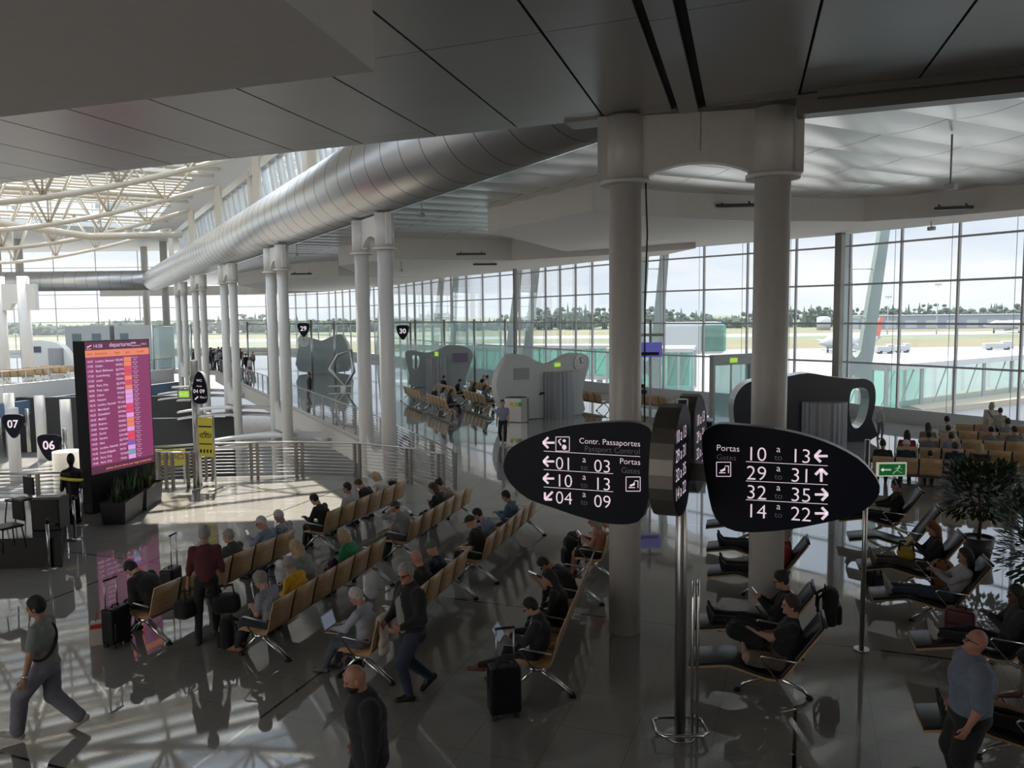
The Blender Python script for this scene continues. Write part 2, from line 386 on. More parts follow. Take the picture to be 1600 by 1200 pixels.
# --- white soffit rings along the glass
def ring(name, px, z, tail, zt=9.6):
    f = [at(a, b, z) for a, b in px]
    poly = [(p.x, p.y) for p in f] + tail
    return S(name, MB().prism(poly, z, zt), M_SOFFIT)
ring('ceiling_soffit_ring', [(762, 362), (840, 346), (927, 329), (1000, 336), (1056, 340), (1178, 345), (1350, 346), (1450, 340), (1600, 327)], 8.6, [(22, 22), (27, 20.5), (23.4, 26), (19.8, 31.4), (15.8, 38), (12.2, 42.2), (8.6, 46.2), (4, 49)])
ring('ceiling_soffit_ring_b', [(529, 415), (615, 405), (700, 406), (800, 407), (950, 398), (1087, 388)], 8.3, [(8.7, 46.1), (5.1, 51.4), (.5, 60.4), (-5.3, 69.9), (-12, 66)])
ring('ceiling_soffit_ring_c', [(372, 446), (450, 436), (529, 431)], 8.3, [(-5.6, 70.4), (-13.1, 87.8), (-24.1, 105.8), (-30, 100)])
ring('ceiling_soffit_ring_d', [(272, 462), (330, 461), (385, 460)], 8.3, [(-24.5, 106.4), (-36, 117.5), (-60, 117.5)])
# --- curtain wall
TR = [.6, 2.6, 4.43, 6.25, 8.05]
def facade(idx, a, b, ztop, zs, spacing=2.7, sill=.6, z0=0.0):
    a, b = Vector((*a, 0)), Vector((*b, 0)); l = (b - a).length; n = max(1, round(l / spacing)); d = (b - a) / l
    fr = MB()
    for i in range(n + 1):
        p = a + d * (l * i / n)
        fr.bar((p.x, p.y, z0), (p.x, p.y, ztop), .075, .14, 0, up=d.cross(Vector((0, 0, 1))))
        if i < n and idx < 20:
            p2 = p + d * .32; fr.tube([(p2.x, p2.y, z0 + sill), (p2.x, p2.y, ztop)], .012, 5)
    for z in zs: fr.bar((a.x, a.y, z), (b.x, b.y, z), .12, .085)
    o = S('window_%d' % idx, fr, M_MULL)
    g = MB(); nrm = d.cross(Vector((0, 0, 1))) * .04
    g.add([(a.x + nrm.x, a.y + nrm.y, z0 + sill), (b.x + nrm.x, b.y + nrm.y, z0 + sill), (b.x + nrm.x, b.y + nrm.y, ztop), (a.x + nrm.x, a.y + nrm.y, ztop)], [(0, 1, 2, 3)])
    g.build('glass', M_FACGLASS, o)
    if sill:
        sb = MB(); sb.bar((a.x, a.y, z0 + sill / 2), (b.x, b.y, z0 + sill / 2), .22, sill); sb.build('sill', M_PALE, o)
for i in range(len(FAC) - 1):
    facade(i + 1, FAC[i], FAC[i + 1], 8.62, TR, 2.7 if i < 5 else 1.9 if i < 7 else 2.7)
facade(21, (-36, 118), (-110, 118), 17.5, [2.6, 4.6, 6.6, 8.6, 12.5], 6.2)
facade(22, (-75, 118), (-75, 20), 17.5, [-3, -1, 2.6, 4.6, 6.6, 8.6, 12.5], 6, 0, -5)
for px, y in ((1310, 37.4), (1188, 41.5), (805, 58)):
    p = atd(px, 500, y); w = .34 if px == 1310 else .22
    S('column_facade', MB().box((p.x, p.y, 4.3), (w, w, 8.6), rz=.6), M_DARKSTEEL, bevel=.02)
# --- hall roof with skylight
zr = 14.9
sk = [Vector((-12.2, 27.9, 0)), Vector((-7.3, 28.2, 0)), Vector((-6.9, 29.7, 0)), Vector((duct_x(60) - .6, 60, 0)), Vector((duct_x(90) - .6, 90, 0)), Vector((-62, 76, 0)), Vector((-34, 36, 0))]
rf = MB()
def rp(*pts): rf.prism([(p[0], p[1]) for p in pts], zr, zr + .4)
far = 119
rp((-76, 10), (6, 10), sk[1], sk[0], sk[6], sk[5], (-76, 76))
rp((6, 10), (duct_x(60) + 3, 60), sk[3], sk[2], sk[1])
rp((duct_x(60) + 3, 60), (duct_x(90) + 3, 90), (-30, far), (-76, far), (-76, 76), sk[5], sk[4], sk[3])
S('ceiling_roof', rf, M_WHITE)
mb = MB(); pu = MB()
v0 = [(p.x, p.y, zr + .3) for p in sk]; mb.add(v0, [tuple(t) for t in tessellate_polygon([sk])])
S('skylight', mb, M_GLASS)
pb = MB()
for k in range(0, 14):           # purlins and slats of the skylight, across and along
    a = Vector((duct_x(28 + k * 4.4) - .3, 28 + k * 4.4, zr)); b = a - VV * 30
    pb.tube([a, b], .07, 6)
for k in range(1, 6):
    a = Vector((duct_x(28), 28, zr + .12)) - VV * (k * 5.5); b = a + UU * 68
    pb.bar(a, b, .16, .24)
S('skylight_bars', pb, M_TRUSS)
lv = MB()
for k in range(34):
    if k < 7: continue
    a = Vector((duct_x(30 + k * 1.25) - .4, 30 + k * 1.25, zr + .05)); b = a - VV * 26
    lv.bar(a, b, .62, .05)
S('skylight_louvres', lv, M_TRUSS)
# --- clerestory above the duct
cl = MB(); cf = MB()
for k in range(34):
    a = Vector((duct_x(24), 24, 0)) + VV * 1.9 + UU * (k * 1.9); b = a + UU * 1.5
    o2 = VV * -.5
    cl.add([(a.x, a.y, 10.0), (b.x, b.y, 10.0), (b.x + o2.x, b.y + o2.y, 13.5), (a.x + o2.x, a.y + o2.y, 13.5)], [(0, 1, 2, 3)])
    c2 = a + UU * 1.7
    cf.bar((c2.x, c2.y, 10.0), (c2.x + o2.x, c2.y + o2.y, 13.5), .36, .12, up=UU)
a = Vector((duct_x(24), 24, 13.6)) + VV * 1.35; b = a + UU * 68; cf.bar(a, b, .4, .5)
a = Vector((duct_x(24), 24, 9.9)) + VV * 1.9; b = a + UU * 68; cf.bar(a, b, .5, .4)
o = S('window_31', cf, M_PANEL2); cl.build('glass', M_CLERE, o)
# --- big round duct along the hall and across its far end
def duct(name, p, q, r, lab):
    t = thing(name, lab, 'duct', p); p, q = Vector(p), Vector(q); d = (q - p); l = d.length; d.normalize()
    MB().cyl((0, 0, 0), q - p, r, n=48).build('duct_casing', M_DUCT, t)
    n = int(l / 1.3)
    for i in range(n):
        c = d * ((i + .5) * l / n); MB().tube([c - d * .012, c + d * .012], r + .004, 48).build('duct_seam', M_SEAM, t)
    u = d.cross(Vector((0, 0, 1))).normalized()
    if lab.startswith('long'):
        c = u * (r * .5) - Vector((0, 0, r * .88)); MB().bar(c, c + q - p, .05, .04).build('edge_strip', M_CHROME, t)
    return t
duct('air_duct', (duct_x(9), 9, 9.42), (duct_x(92), 92, 9.42), 1.2, 'long round silver ventilation duct running down the hall on white columns')
duct('air_duct', (duct_x(92) - .9, 94, 9.45), (-74.8, 94, 9.45), 1.15, 'grey round ventilation duct crossing the far end of the hall')
# --- columns
def column(p, r, z0, z1, name='column'): return S(name, MB().cyl((p[0], p[1], z0), (p[0], p[1], z1), r, n=32), M_COL)
CA = [at(976, 985), atd(1202, 600, 11.85)]
CA = [xy(p) for p in CA]
t0 = thing('column_portal', 'pair of tall white round columns joined by an arched steel portal, behind the gate signs', 'column', (*CA[0][:2], 0))
t0['kind'] = 'structure'
dv = CA[1] - CA[0]; ln = dv.length; dn = dv / ln; ang = math.atan2(dn.y, dn.x)
for p, r in ((Vector((0, 0, 0)), .245), (dv, .255)):
    MB().cyl((p.x, p.y, 0), (p.x, p.y, 7.1), r, n=40).build('column', M_COL, t0)
    m = MB(); m.cyl((p.x, p.y, 6.98), (p.x, p.y, 7.93), r + .035, n=40); m.build('sleeve', M_COL, t0)
    MB().cyl((p.x, p.y, 6.93), (p.x, p.y, 6.99), r + .13, n=40).build('collar_ring', M_WHITE, t0)
def portal_plate(ln, z0, z1, rise, th, r):
    pr = [(-r - .16, z1), (-r - .16, z0), (r + .1, z0)]
    for i in range(13):
        f = i / 12; pr.append((r + .1 + (ln - 2 * r - .2) * f, z0 + .05 + rise * math.sin(math.pi * f) ** .8))
    pr += [(ln - r - .1, z0), (ln + r + .16, z0), (ln + r + .16, z1)]
    m = MB(); Mx = Matrix.Rotation(ang, 4, 'Z') @ Matrix.Rotation(math.radians(90), 4, 'X')
    m.prism(pr, -th / 2, th / 2, 0, Mx)
    return m
portal_plate(ln, 7.0, 7.94, .16, .2, .25).build('arched_plate', M_COL, t0)
m = MB(); mid = dv / 2; m.box((mid.x, mid.y, 7.64), (.05, .25, .56), rz=ang); m.build('stiffener', M_COL, t0)
MB().tube([(.27, -.2, 7.0), (.30, -.2, 6.2), (.27, -.19, 5.2), (.27, -.19, 3)], .012, 6).build('cable', M_RUBBER, t0)
def pair(pxs, y, z0, lab, gap=1.9):
    ps = [xy(atd(pxs[1], 600, y)), xy(atd(pxs[0], 600, y + gap))]
    t = thing('column_portal', lab, 'column', (ps[0].x, ps[0].y, 0)); t['kind'] = 'structure'
    d = ps[1] - ps[0]; global ang; ang = math.atan2(d.y, d.x); l = d.length
    for p in (Vector((0, 0, 0)), d):
        MB().cyl((p.x, p.y, z0), (p.x, p.y, 8.16), .235, n=28).build('column', M_COL, t)
        MB().cyl((p.x, p.y, 7.1), (p.x, p.y, 8.15), .30, n=28).build('sleeve', M_COL, t)
        MB().cyl((p.x, p.y, 7.05), (p.x, p.y, 7.1), .38, n=28).build('collar_ring', M_WHITE, t)
    m = portal_plate(l, 7.2, 8.15, .3, .16, .25); m.build('arched_plate', M_COL, t)
    m = MB(); Mx = Matrix.Rotation(ang, 4, 'Z') @ Matrix.Rotation(math.radians(90), 4, 'X')
    pr = [(0, -.2), (l, -.2)] + [(l - .24 - (l - .48) * i / 10, .55 + .55 * abs(i - 5) ** 2 / 25) for i in range(11)]
    m.prism(pr, -.08, .08, 0, Mx); m.build('web_plate', M_COL, t)
    up = MB(); pp = d * .5
    up.cyl((pp.x + 1.6 * VV.x, pp.y + 1.6 * VV.y, 9.6), (pp.x + 1.6 * VV.x, pp.y + 1.6 * VV.y, 13.7), .26, n=24); up.build('roof_post', M_TRUSS, t)
    return ps
PAIRS = [pair((570, 606), 25, -5.3, 'near pair of white columns rising through the void behind the steel railing'),
         pair((429, 447), 35.5, -5.3, 'second pair of white columns down the hall past the railing'),
         pair((356, 370), 47, -5.3, 'third pair of white columns down the hall beside the footbridge'),
         pair((311, 323), 58.5, -5.3, 'fourth pair of white columns down the hall, by the queue'),
         pair((284, 294), 70, -5.3, 'farthest pair of white columns under the duct end')]
def fcol(px, y, z0, z1, r=.3):
    p = xy(atd(px, 600, y)); return column(p, r, z0, z1)
for px, y in ((8, 74), (46, 74)): fcol(px, y, -5.3, 9, .5)
pa, pb_ = atd(8, 470, 74), atd(46, 470, 74)
mm = MB(); mm.prism([(pa.x - .9, 5.9), (pa.x + .55, 5.9), (pa.x + .8, 6.5), (pb_.x - .8, 6.5), (pb_.x - .55, 5.9), (pb_.x + .7, 5.9), (pb_.x + .7, 8.3), (pa.x - .9, 8.3)], -.3, .3, 0, Matrix.Translation((0, 74, 0)) @ Matrix.Rotation(math.radians(90), 4, 'X')); S('beam_arch', mm, M_COL)
for px, y in ((12, 60), (60, 58), (16, 50), (100, 55)): fcol(px, y, -5.3, -.5, .35)
column(xy(atd(105, 700, 26)), .45, -5.3, -.4 + 1.1)
for px, y in ((8, 100), (42, 100), (235, 112), (265, 105)): fcol(px, y, 0, 15, .45)
# --- roof trusses
def truss(y, lab):
    a = Vector((duct_x(y) + .2, y, 0)); t = thing('roof_truss', lab, 'truss', (a.x, a.y, 0), group='trusses under the skylight'); t['kind'] = 'structure'
    n = 10; Lh = 32.0; d = -VV
    def pt(f, off, z): p = d * (Lh * f) + UU * off; return Vector((p.x, p.y, z))
    bot = [pt(i / 24, 0, 13.5 - 3.6 * math.sin(math.pi * i / 24)) for i in range(25)]
    MB().tube(bot, .15, 10).build('bottom_chord', M_TRUSS, t)
    for sgn in (-1, 1): MB().tube([pt(0, sgn * 1.3, 14.3), pt(1, sgn * 1.3, 14.3)], .13, 10).build('top_chord', M_TRUSS, t)
    w = MB()
    for i in range(1, n):
        f = i / n; b = pt(f, 0, 13.5 - 3.6 * math.sin(math.pi * f))
        for sgn in (-1, 1):
            for df in (-.5, .5):
                w.tube([b, pt(f + df / n, sgn * 1.3, 14.3)], .065, 7)
        w.tube([b, pt(f, 0, 14.8)], .05, 6)
    for i in range(n + 1): w.tube([pt((i + .5) / n if i < n else 1, -1.3, 14.3), pt((i + .5) / n if i < n else 1, 1.3, 14.3)], .05, 6)
    w.build('web_strut', M_TRUSS, t)
    MB().bar(pt(0, 0, 13.5), pt(.0, 0, 9.9), .35, .35).build('end_bracket', M_TRUSS, t)
for y, lab in ((32.5, 'nearest cream steel roof truss above the sunlit floor'), (42, 'second cream steel roof truss under the skylight'), (52.5, 'third cream steel roof truss under the skylight'), (64, 'fourth cream steel roof truss with sagging lower chord'), (77, 'farthest cream steel roof truss before the glass end wall')):
    truss(y, lab)
t = thing('roof_tie', 'long thick cream tie beam crossing the roof trusses diagonally', 'beam', (0, 0, 0)); t['kind'] = 'structure'
MB().tube([(-46, 56, 13.4), (-29.6, 57, 10.8), (-25.2, 62, 11.4)], .26, 12).build('tie_tube', M_TRUSS, t)
# --- far balcony, corridor edge, lower hall
mb = MB()
for a, b in zip(balc[:-1], balc[1:]):
    mb.bar((a.x, a.y, -.6), (b.x, b.y, -.6), .4, 1.3)
S('trim_3', mb, M_WHITE)
mb = MB()
for a, b in zip(balc[:-1], balc[1:]):
    o = Vector((.9, -.9, 0)); mb.bar((a.x + o.x, a.y + o.y, -1.75), (b.x + o.x, b.y + o.y, -1.75), .3, 1.1)
S('trim_4', mb, M_BLUE)
mb = MB()
cc = [RAILP[-1]] + corr
for a, b in zip(cc[:-1], cc[1:]): mb.bar((a.x, a.y, -.55), (b.x, b.y, -.55), .5, .9)
S('trim_5', mb, M_CONC)
mb = MB(); a, b = at(238, 590, -1), at(300, 590, -1)
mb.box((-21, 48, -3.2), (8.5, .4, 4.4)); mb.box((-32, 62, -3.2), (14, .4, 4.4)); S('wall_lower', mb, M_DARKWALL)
S('wall_back', MB().box((0, -8.2, 4), (70, .3, 9)), M_SOFFIT)
S('wall_left', MB().box((-34.2, 6, 4), (.3, 28, 9)), M_SOFFIT)
S('wall_right', MB().box((34.2, 5, 4), (.3, 28, 9)), M_SOFFIT)
# --- outdoors
ZG = -7.5
apron = mat('apron_concrete', (.20, .20, .20), .9, noise=.08, nscale=.05); grass = mat('dry_grass', (.115, .10, .045), .95, noise=.2, nscale=.05); farg = mat('far_field', (.09, .11, .06), .95, noise=.3, nscale=.01)
S('ground', MB().box((0, 1500, ZG - .5), (6000, 3600, 1)), farg)
S('ground_apron', MB().box((60, 180, ZG + .01), (900, 330, .02)), apron)
S('ground_grass', MB().box((100, 315, ZG + .04), (1200, 82, .04)), grass)
S('ground_runway', MB().box((100, 440, ZG + .04), (1600, 62, .04)), apron)
S('ground_verge', MB().box((100, 520, ZG + .04), (1600, 90, .04)), grass)
# ================================================================== FIGURES: smooth-blended solids meshed by surface nets
def snet(D, o, h):
    S_ = D < 0
    c = [(i, j, k) for i in (0, 1) for j in (0, 1) for k in (0, 1)]
    nx, ny, nz = D.shape
    def sl(A, q): return A[q[0]:nx - 1 + q[0], q[1]:ny - 1 + q[1], q[2]:nz - 1 + q[2]]
    cnt = sum(sl(S_, q).astype(np.int8) for q in c)
    act = np.argwhere((cnt > 0) & (cnt < 8))
    if len(act) == 0: return np.zeros((0, 3)), []
    idx = -np.ones((nx - 1, ny - 1, nz - 1), np.int64); idx[act[:, 0], act[:, 1], act[:, 2]] = np.arange(len(act))
    acc = np.zeros((len(act), 3)); n = np.zeros(len(act))
    for a in c:
        for ax in range(3):
            if a[ax]: continue
            b = list(a); b[ax] = 1
            da = D[act[:, 0] + a[0], act[:, 1] + a[1], act[:, 2] + a[2]]; db = D[act[:, 0] + b[0], act[:, 1] + b[1], act[:, 2] + b[2]]
            m = (da < 0) != (db < 0)
            t = np.where(m, da / np.where(m, da - db, 1), 0)
            p = np.array(a, float)[None] + np.zeros((len(act), 3)); p[:, ax] += t
            acc += p * m[:, None]; n += m
    v = (act + acc / n[:, None]) * h + np.array(o)
    F = []
    for ax in range(3):
        b, d = (ax + 1) % 3, (ax + 2) % 3
        lo = [slice(None)] * 3; hi = [slice(None)] * 3
        lo[ax] = slice(0, -1); hi[ax] = slice(1, None)
        A = S_[tuple(lo)]; B = S_[tuple(hi)]
        e = np.argwhere(A != B)
        e = e[(e[:, b] > 0) & (e[:, d] > 0) & (e[:, b] < D.shape[b] - 1) & (e[:, d] < D.shape[d] - 1)]
        if len(e) == 0: continue
        fl = A[e[:, 0], e[:, 1], e[:, 2]]
        def cell(ob, od):
            q = e.copy(); q[:, b] += ob; q[:, d] += od; return idx[q[:, 0], q[:, 1], q[:, 2]]
        q = np.stack([cell(-1, -1), cell(0, -1), cell(0, 0), cell(-1, 0)], 1)
        q = np.where(fl[:, None], q, q[:, ::-1])
        F.append(q)
    F = np.concatenate(F); F = F[(F >= 0).all(1)]
    return v, F
class SDF:
    """list of solids: ('c',a,b,ra,rb,flat_axis,flat_scale) tapered limbs, ('e',centre,radii,rotation) ellipsoids; later entries may cut"""
    def __init__(s, k=.03): s.p = []; s.k = k
    def limb(s, a, b, ra, rb=None, ax=None, sc=1.0, k=None): s.p.append(('c', np.array(a, float), np.array(b, float), ra, ra if rb is None else rb, None if ax is None else np.array(ax, float), sc, k)); return s
    def ell(s, c, r, R=None, k=None): s.p.append(('e', np.array(c, float), np.array(r, float), R, k)); return s
    def rbox(s, c, hs, rd, R=None, k=None): s.p.append(('b', np.array(c, float), np.array(hs, float), rd, R, k)); return s
    def cut(s, n, p): s.p.append(('h', np.array(n, float), np.array(p, float))); return s     # keep the side where dot(x-p,n) < 0
    def sub(s, c, r, R=None): s.p.append(('s', np.array(c, float), np.array(r, float), R)); return s
    def wav(s, amp, fr): s.p.append(('w', amp, fr)); return s
    def mesh(s, h):
        lo = np.full(3, 1e9); hi = -lo; bb = []
        for p in s.p:
            if p[0] == 'c':
                r = max(p[3], p[4]) * max(1.0, p[6]); l = np.minimum(p[1], p[2]) - r; u = np.maximum(p[1], p[2]) + r
            elif p[0] in 'es': m = p[2].max(); l = p[1] - m; u = p[1] + m
            elif p[0] == 'b': m = np.linalg.norm(p[2]); l = p[1] - m; u = p[1] + m
            else: bb.append(None); continue
            bb.append((l, u))
            if p[0] != 's': lo = np.minimum(lo, l); hi = np.maximum(hi, u)
        lo = lo - 3 * h; n = np.ceil((hi + 3 * h - lo) / h).astype(int) + 1
        D = np.full(n, 9.0, np.float32)
        ax = [lo[i] + h * np.arange(n[i]) for i in range(3)]
        for p, b in zip(s.p, bb):
            if b is None:
                X = np.stack(np.meshgrid(*ax, indexing='ij'), -1)
                if p[0] == 'h': D = np.maximum(D, ((X - p[2]) @ p[1]).astype(np.float32))
                else: D += p[1] * (np.sin(X[..., 0] * p[2] + 2 * np.sin(X[..., 2] * p[2] * .7)) * np.sin(X[..., 2] * p[2] * 1.3 + X[..., 1] * p[2])).astype(np.float32)
                continue
            mg = s.k + 3 * h
            i0 = np.clip(np.floor((b[0] - mg - lo) / h).astype(int), 0, n - 1); i1 = np.clip(np.ceil((b[1] + mg - lo) / h).astype(int) + 1, 1, n)
            if (i1 <= i0).any(): continue
            sl = tuple(slice(i0[i], i1[i]) for i in range(3))
            X = np.stack(np.meshgrid(*[ax[i][sl[i]] for i in range(3)], indexing='ij'), -1)
            if p[0] == 'c':
                ab = p[2] - p[1]; q = X - p[1]; t = np.clip((q @ ab) / max(ab @ ab, 1e-9), 0, 1); q = q - t[..., None] * ab
                if p[5] is not None:
                    w = q @ p[5]; q = q - w[..., None] * p[5] * (1 - 1 / p[6])
                d = np.sqrt((q * q).sum(-1)) - (p[3] + (p[4] - p[3]) * t); k = p[7] or s.k
            elif p[0] in 'es':
                q = X - p[1]
                if p[3] is not None: q = q @ p[3]
                r = p[2]; k0 = np.sqrt(((q / r) ** 2).sum(-1)); k1 = np.sqrt(((q / (r * r)) ** 2).sum(-1)); d = k0 * (k0 - 1) / np.maximum(k1, 1e-6); k = (p[4] if p[0] == 'e' else None) or s.k
                if p[0] == 's': D[sl] = np.maximum(D[sl], -d); continue
            else:
                q = X - p[1]
                if p[4] is not None: q = q @ p[4]
                q = np.abs(q) - (p[2] - p[3]); d = np.sqrt((np.maximum(q, 0) ** 2).sum(-1)) + np.minimum(q.max(-1), 0) - p[3]; k = p[5] or s.k
            a = D[sl]; hh = np.clip(.5 + .5 * (a - d) / k, 0, 1); D[sl] = np.where(a > 5, d, a * (1 - hh) + d * hh - k * hh * (1 - hh))
        return snet(np.clip(D, -.3, .3), lo, h)
def sdf_obj(parts, name, mats, parent, label=None):
    """parts: list of (verts, faces, material_index) joined in one mesh"""
    vs = []; fs = []; mi = []; b = 0
    for v, f, m in parts:
        if len(v) == 0: continue
        vs.append(v); f = np.asarray(f) + b; fs += f.tolist(); mi += [m] * len(f); b += len(v)
    me = bpy.data.meshes.new(name); me.from_pydata(np.concatenate(vs).tolist(), [], fs)
    for m in (mats if isinstance(mats, (list, tuple)) else [mats]): me.materials.append(m)
    me.polygons.foreach_set('material_index', mi); me.polygons.foreach_set('use_smooth', [True] * len(fs)); me.update()
    o = bpy.data.objects.new(name, me); COL.objects.link(o)
    if parent is not None: o.parent = parent
    if label: o['label'] = label
    return o
def ball_vf(c, r, n=8):
    m = MB().ball(c, r, n=n); v = np.array(m.v); f = []
    for q in m.f: f.append(q)
    return v, f
def unit(a): a = np.array(a, float); return a / max(np.linalg.norm(a), 1e-9)
def ik(a, b, l1, l2, pole):
    d = b - a; L_ = np.linalg.norm(d)
    if L_ > (l1 + l2) * .999: b = a + d / L_ * (l1 + l2) * .999; d = b - a; L_ = np.linalg.norm(d)
    u = d / L_; c = (l1 * l1 - l2 * l2 + L_ * L_) / (2 * L_); hgt = math.sqrt(max(l1 * l1 - c * c, 0))
    p = np.array(pole, float); p = p - u * (p @ u); p = unit(p)
    return a + u * c + p * hgt, b
def rotx(a): c, s = math.cos(a), math.sin(a); return np.array([[1, 0, 0], [0, c, -s], [0, s, c]])
def rotz(a): c, s = math.cos(a), math.sin(a); return np.array([[c, -s, 0], [s, c, 0], [0, 0, 1]])
def fab(name, col, **kw): return mat('cloth_' + name, col, .9, noise=kw.pop('noise', .12), nscale=14, bump=.12, bscale=26, sheen=.1, **kw)
def skin_m(t): 
    c = {'l': (.48, .28, .20), 'm': (.36, .20, .135), 'd': (.12, .065, .045), 'r': (.46, .22, .155)}[t]
    return mat('skin_' + t, c, .5, noise=.06, nscale=20)
def hair_m(t):
    c = {'black': (.010, .009, .009), 'brown': (.05, .03, .02), 'grey': (.30, .29, .27), 'white': (.55, .53, .50), 'blonde': (.42, .32, .19), 'red': (.16, .05, .02), 'dark': (.02, .015, .012)}[t]
    return mat('hair_' + t, c, .6, noise=.35, nscale=40, bump=.3, bscale=90)
M_EYE = mat('eye_dark', (.02, .015, .012), .25); M_LIP = mat('lip', (.32, .13, .11), .5)
def person(label, loc, yaw, pose='stand', h=1.75, q=2, lean=0, curl=0, head=(0, 0), hands=None, feet=None, knees=None, shirt='black', scol=(.02, .02, .022), pcol=(.02, .022, .03),
           skin='l', hair=('short', 'brown'), shoe=(.02, .02, .02), sleeve='long', legs='long', build=1.0, jacket=None, elbow=None, hipz=None, group=None, skirt=False, open_col=None, extra=None, zoff=0.0):
    """q: detail 0 far .. 2 near. local frame: +Y forward, +X the person's right"""
    root = thing('person', label, 'person', (loc[0], loc[1], zoff), yaw, group=group, scale=h / 1.75)
    R = {0: .03, 1: .019, 2: .0135}[q]
    X = np.array([1., 0, 0])
    seated = pose in ('sit', 'recline')
    if pose == 'recline': hz = .49 if hipz is None else hipz
    elif pose == 'sit': hz = .525 if hipz is None else hipz
    else: hz = (.90 if pose == 'walk' else .945) if hipz is None else hipz
    H_ = np.array([0, 0, hz])
    ln = math.radians(lean); l2 = ln + math.radians(curl)
    s1 = rotx(-ln) @ np.array([0, 0, 1.]); s2 = rotx(-l2) @ np.array([0, 0, 1.]); f2 = rotx(-l2) @ np.array([0, 1., 0])
    waist = H_ + s1 * .17; chest = waist + (s1 + s2) / 2 * .17; nb = chest + s2 * .17
    if not seated and pose != 'walk2': pass
    hp, hy = math.radians(head[0]), math.radians(head[1])
    hl = l2 * .55 - hp
    RH = rotx(-hl); RH = RH @ rotz(hy) if True else RH
    nk = nb + unit(rotx(-(l2 * .75 - hp * .3)) @ np.array([0, 0, 1.])) * .075
    hc = nk + RH @ np.array([0, .018, .115])
    w = build
    sh = {sd: nb - s2 * .045 + X * sd * .178 * (0.6 + .4 * w) for sd in (-1, 1)}
    if hands is None: hands = ((-.24, .05, .80 - .93), (.24, .05, .80 - .93)) if not seated else ((-.12, .32, .14), (.12, .32, .14))
    arm = {}
    for sd, hd in zip((-1, 1), hands):
        tgt = H_ + np.array(hd, float)
        pole = (sd * .55, -.55, -.8) if elbow is None else (sd * elbow[0], elbow[1], elbow[2])
        e, wr = ik(sh[sd], tgt, .285, .25, pole); arm[sd] = (e, wr)
    if feet is None:
        feet = {'sit': ((-.11, .50, .09), (.11, .50, .09)), 'recline': ((-.09, .93, .56), (.09, .93, .56)), 'stand': ((-.11, 0, .09), (.11, .04, .09))}.get(pose, ((-.09, .42, .12), (.09, -.36, .17)))
    leg = {}
    for i, sd in enumerate((-1, 1)):
        hj = H_ + X * sd * .09 - np.array([0, 0, .02]); ft = np.array(feet[i], float)
        pole = (sd * .12, 1, .25 if not seated else 1.2) if knees is None else knees[i]
        kn, an = ik(hj, ft, .43, .43, pole); leg[sd] = (hj, kn, an)
    # ---- skin: one continuous body
    b = SDF(.03)
    t_ = .014 if q else .02
    b.limb(H_, waist, .105 * w - t_, .10 * w - t_, X, 1.35); b.limb(waist, chest, .10 * w - t_, .115 * w - t_, X, 1.35); b.limb(chest, nb - s2 * .05, .115 * w - t_, .08 * w - t_, X, 1.5)
    b.limb(nb - s2 * .02, nk + np.array([0, 0, .03]), .056, .052)
    for sd in (-1, 1):
        e, wr = arm[sd]; b.limb(sh[sd], e, .048 * w, .036 * w); b.limb(e, wr, .038 * w, .025)
        hj, kn, an = leg[sd]; b.limb(hj, kn, .075 * w, .052 * w); b.limb(kn, an, .052 * w, .036); b.limb(an, an + np.array([0, .02, -.03]), .034, .032)
    head_r = (.076, .096, .112)
    def hd_(s): 
        HX = lambda p: hc + RH @ np.array(p, float)
        s.ell(HX((0, -.005, .018)), head_r, RH); s.ell(HX((0, .028, -.055)), (.056, .062, .062), RH)
        if q >= 1:
            s.limb(HX((0, .090, .005)), HX((0, .105, -.026)), .010, .014, k=.014); s.ell(HX((0, .085, -.088)), (.024, .02, .018), RH, k=.02)
            for sd in (-1, 1):
                s.ell(HX((sd * .078, -.008, -.012)), (.010, .02, .032), RH, k=.008); s.limb(HX((sd * .012, .092, .028)), HX((sd * .048, .078, .026)), .009, .008, k=.012)
        return HX
    parts = []
    HX = hd_(b if q == 0 else SDF())
    if q == 0:
        for sd in (-1, 1):
            e, wr = arm[sd]; d = unit(wr - e); b.limb(wr, wr + d * .13, .028, .022)
        v, f = b.mesh(R); parts.append((v, f, 0))
    else:
        v, f = b.mesh(R); parts.append((v, f, 0))
        hs = SDF(.028); hs.limb(nb, nk, .055, .05); hs.limb(nk, hc + RH @ np.array([0, -.01, -.03]), .052, .055); HX = hd_(hs)
        for sd in (-1, 1): hs.sub(HX((sd * .032, .098, .004)), (.017, .014, .010), RH)
        hs.sub(HX((0, .106, -.062)), (.022, .012, .0028), RH)
        v, f = hs.mesh(.0095 if q == 1 else .0075); parts.append((v, f, 0))
        for sd in (-1, 1):
            v, f = ball_vf((0, 0, 0), (.012, .009, .009)); v = (RH @ v.T).T + HX((sd * .031, .083, .004)); parts.append((v, f, 1))
        v, f = ball_vf((0, 0, 0), (.021, .008, .007)); v = (RH @ v.T).T + HX((0, .087, -.062)); parts.append((v, f, 2))
        for sd in (-1, 1):       # hands: palm, four fingers of unequal length bent at the knuckles, and a thumb from the palm's side
            e, wr = arm[sd]; d = unit(wr - e); 
            inn = unit(np.array([-sd * .9, .25, .1]) - d * (np.array([-sd * .9, .25, .1]) @ d)) if not seated else unit(np.array([-sd * .35, .2, -.9]) - d * (np.array([-sd * .35, .2, -.9]) @ d))
            sidev = unit(np.cross(d, inn)) * sd
            if sidev[1] < 0 and not seated: sidev = -sidev
            if seated and sidev[0] * -sd < 0: sidev = -sidev
            g = SDF(.014); g.limb(wr - d * .03, wr + d * .02, .026, .03, sidev, 1.15); g.limb(wr + d * .03, wr + d * .075, .020, .019, sidev, 1.9)
            cu = .55 if not seated else .75
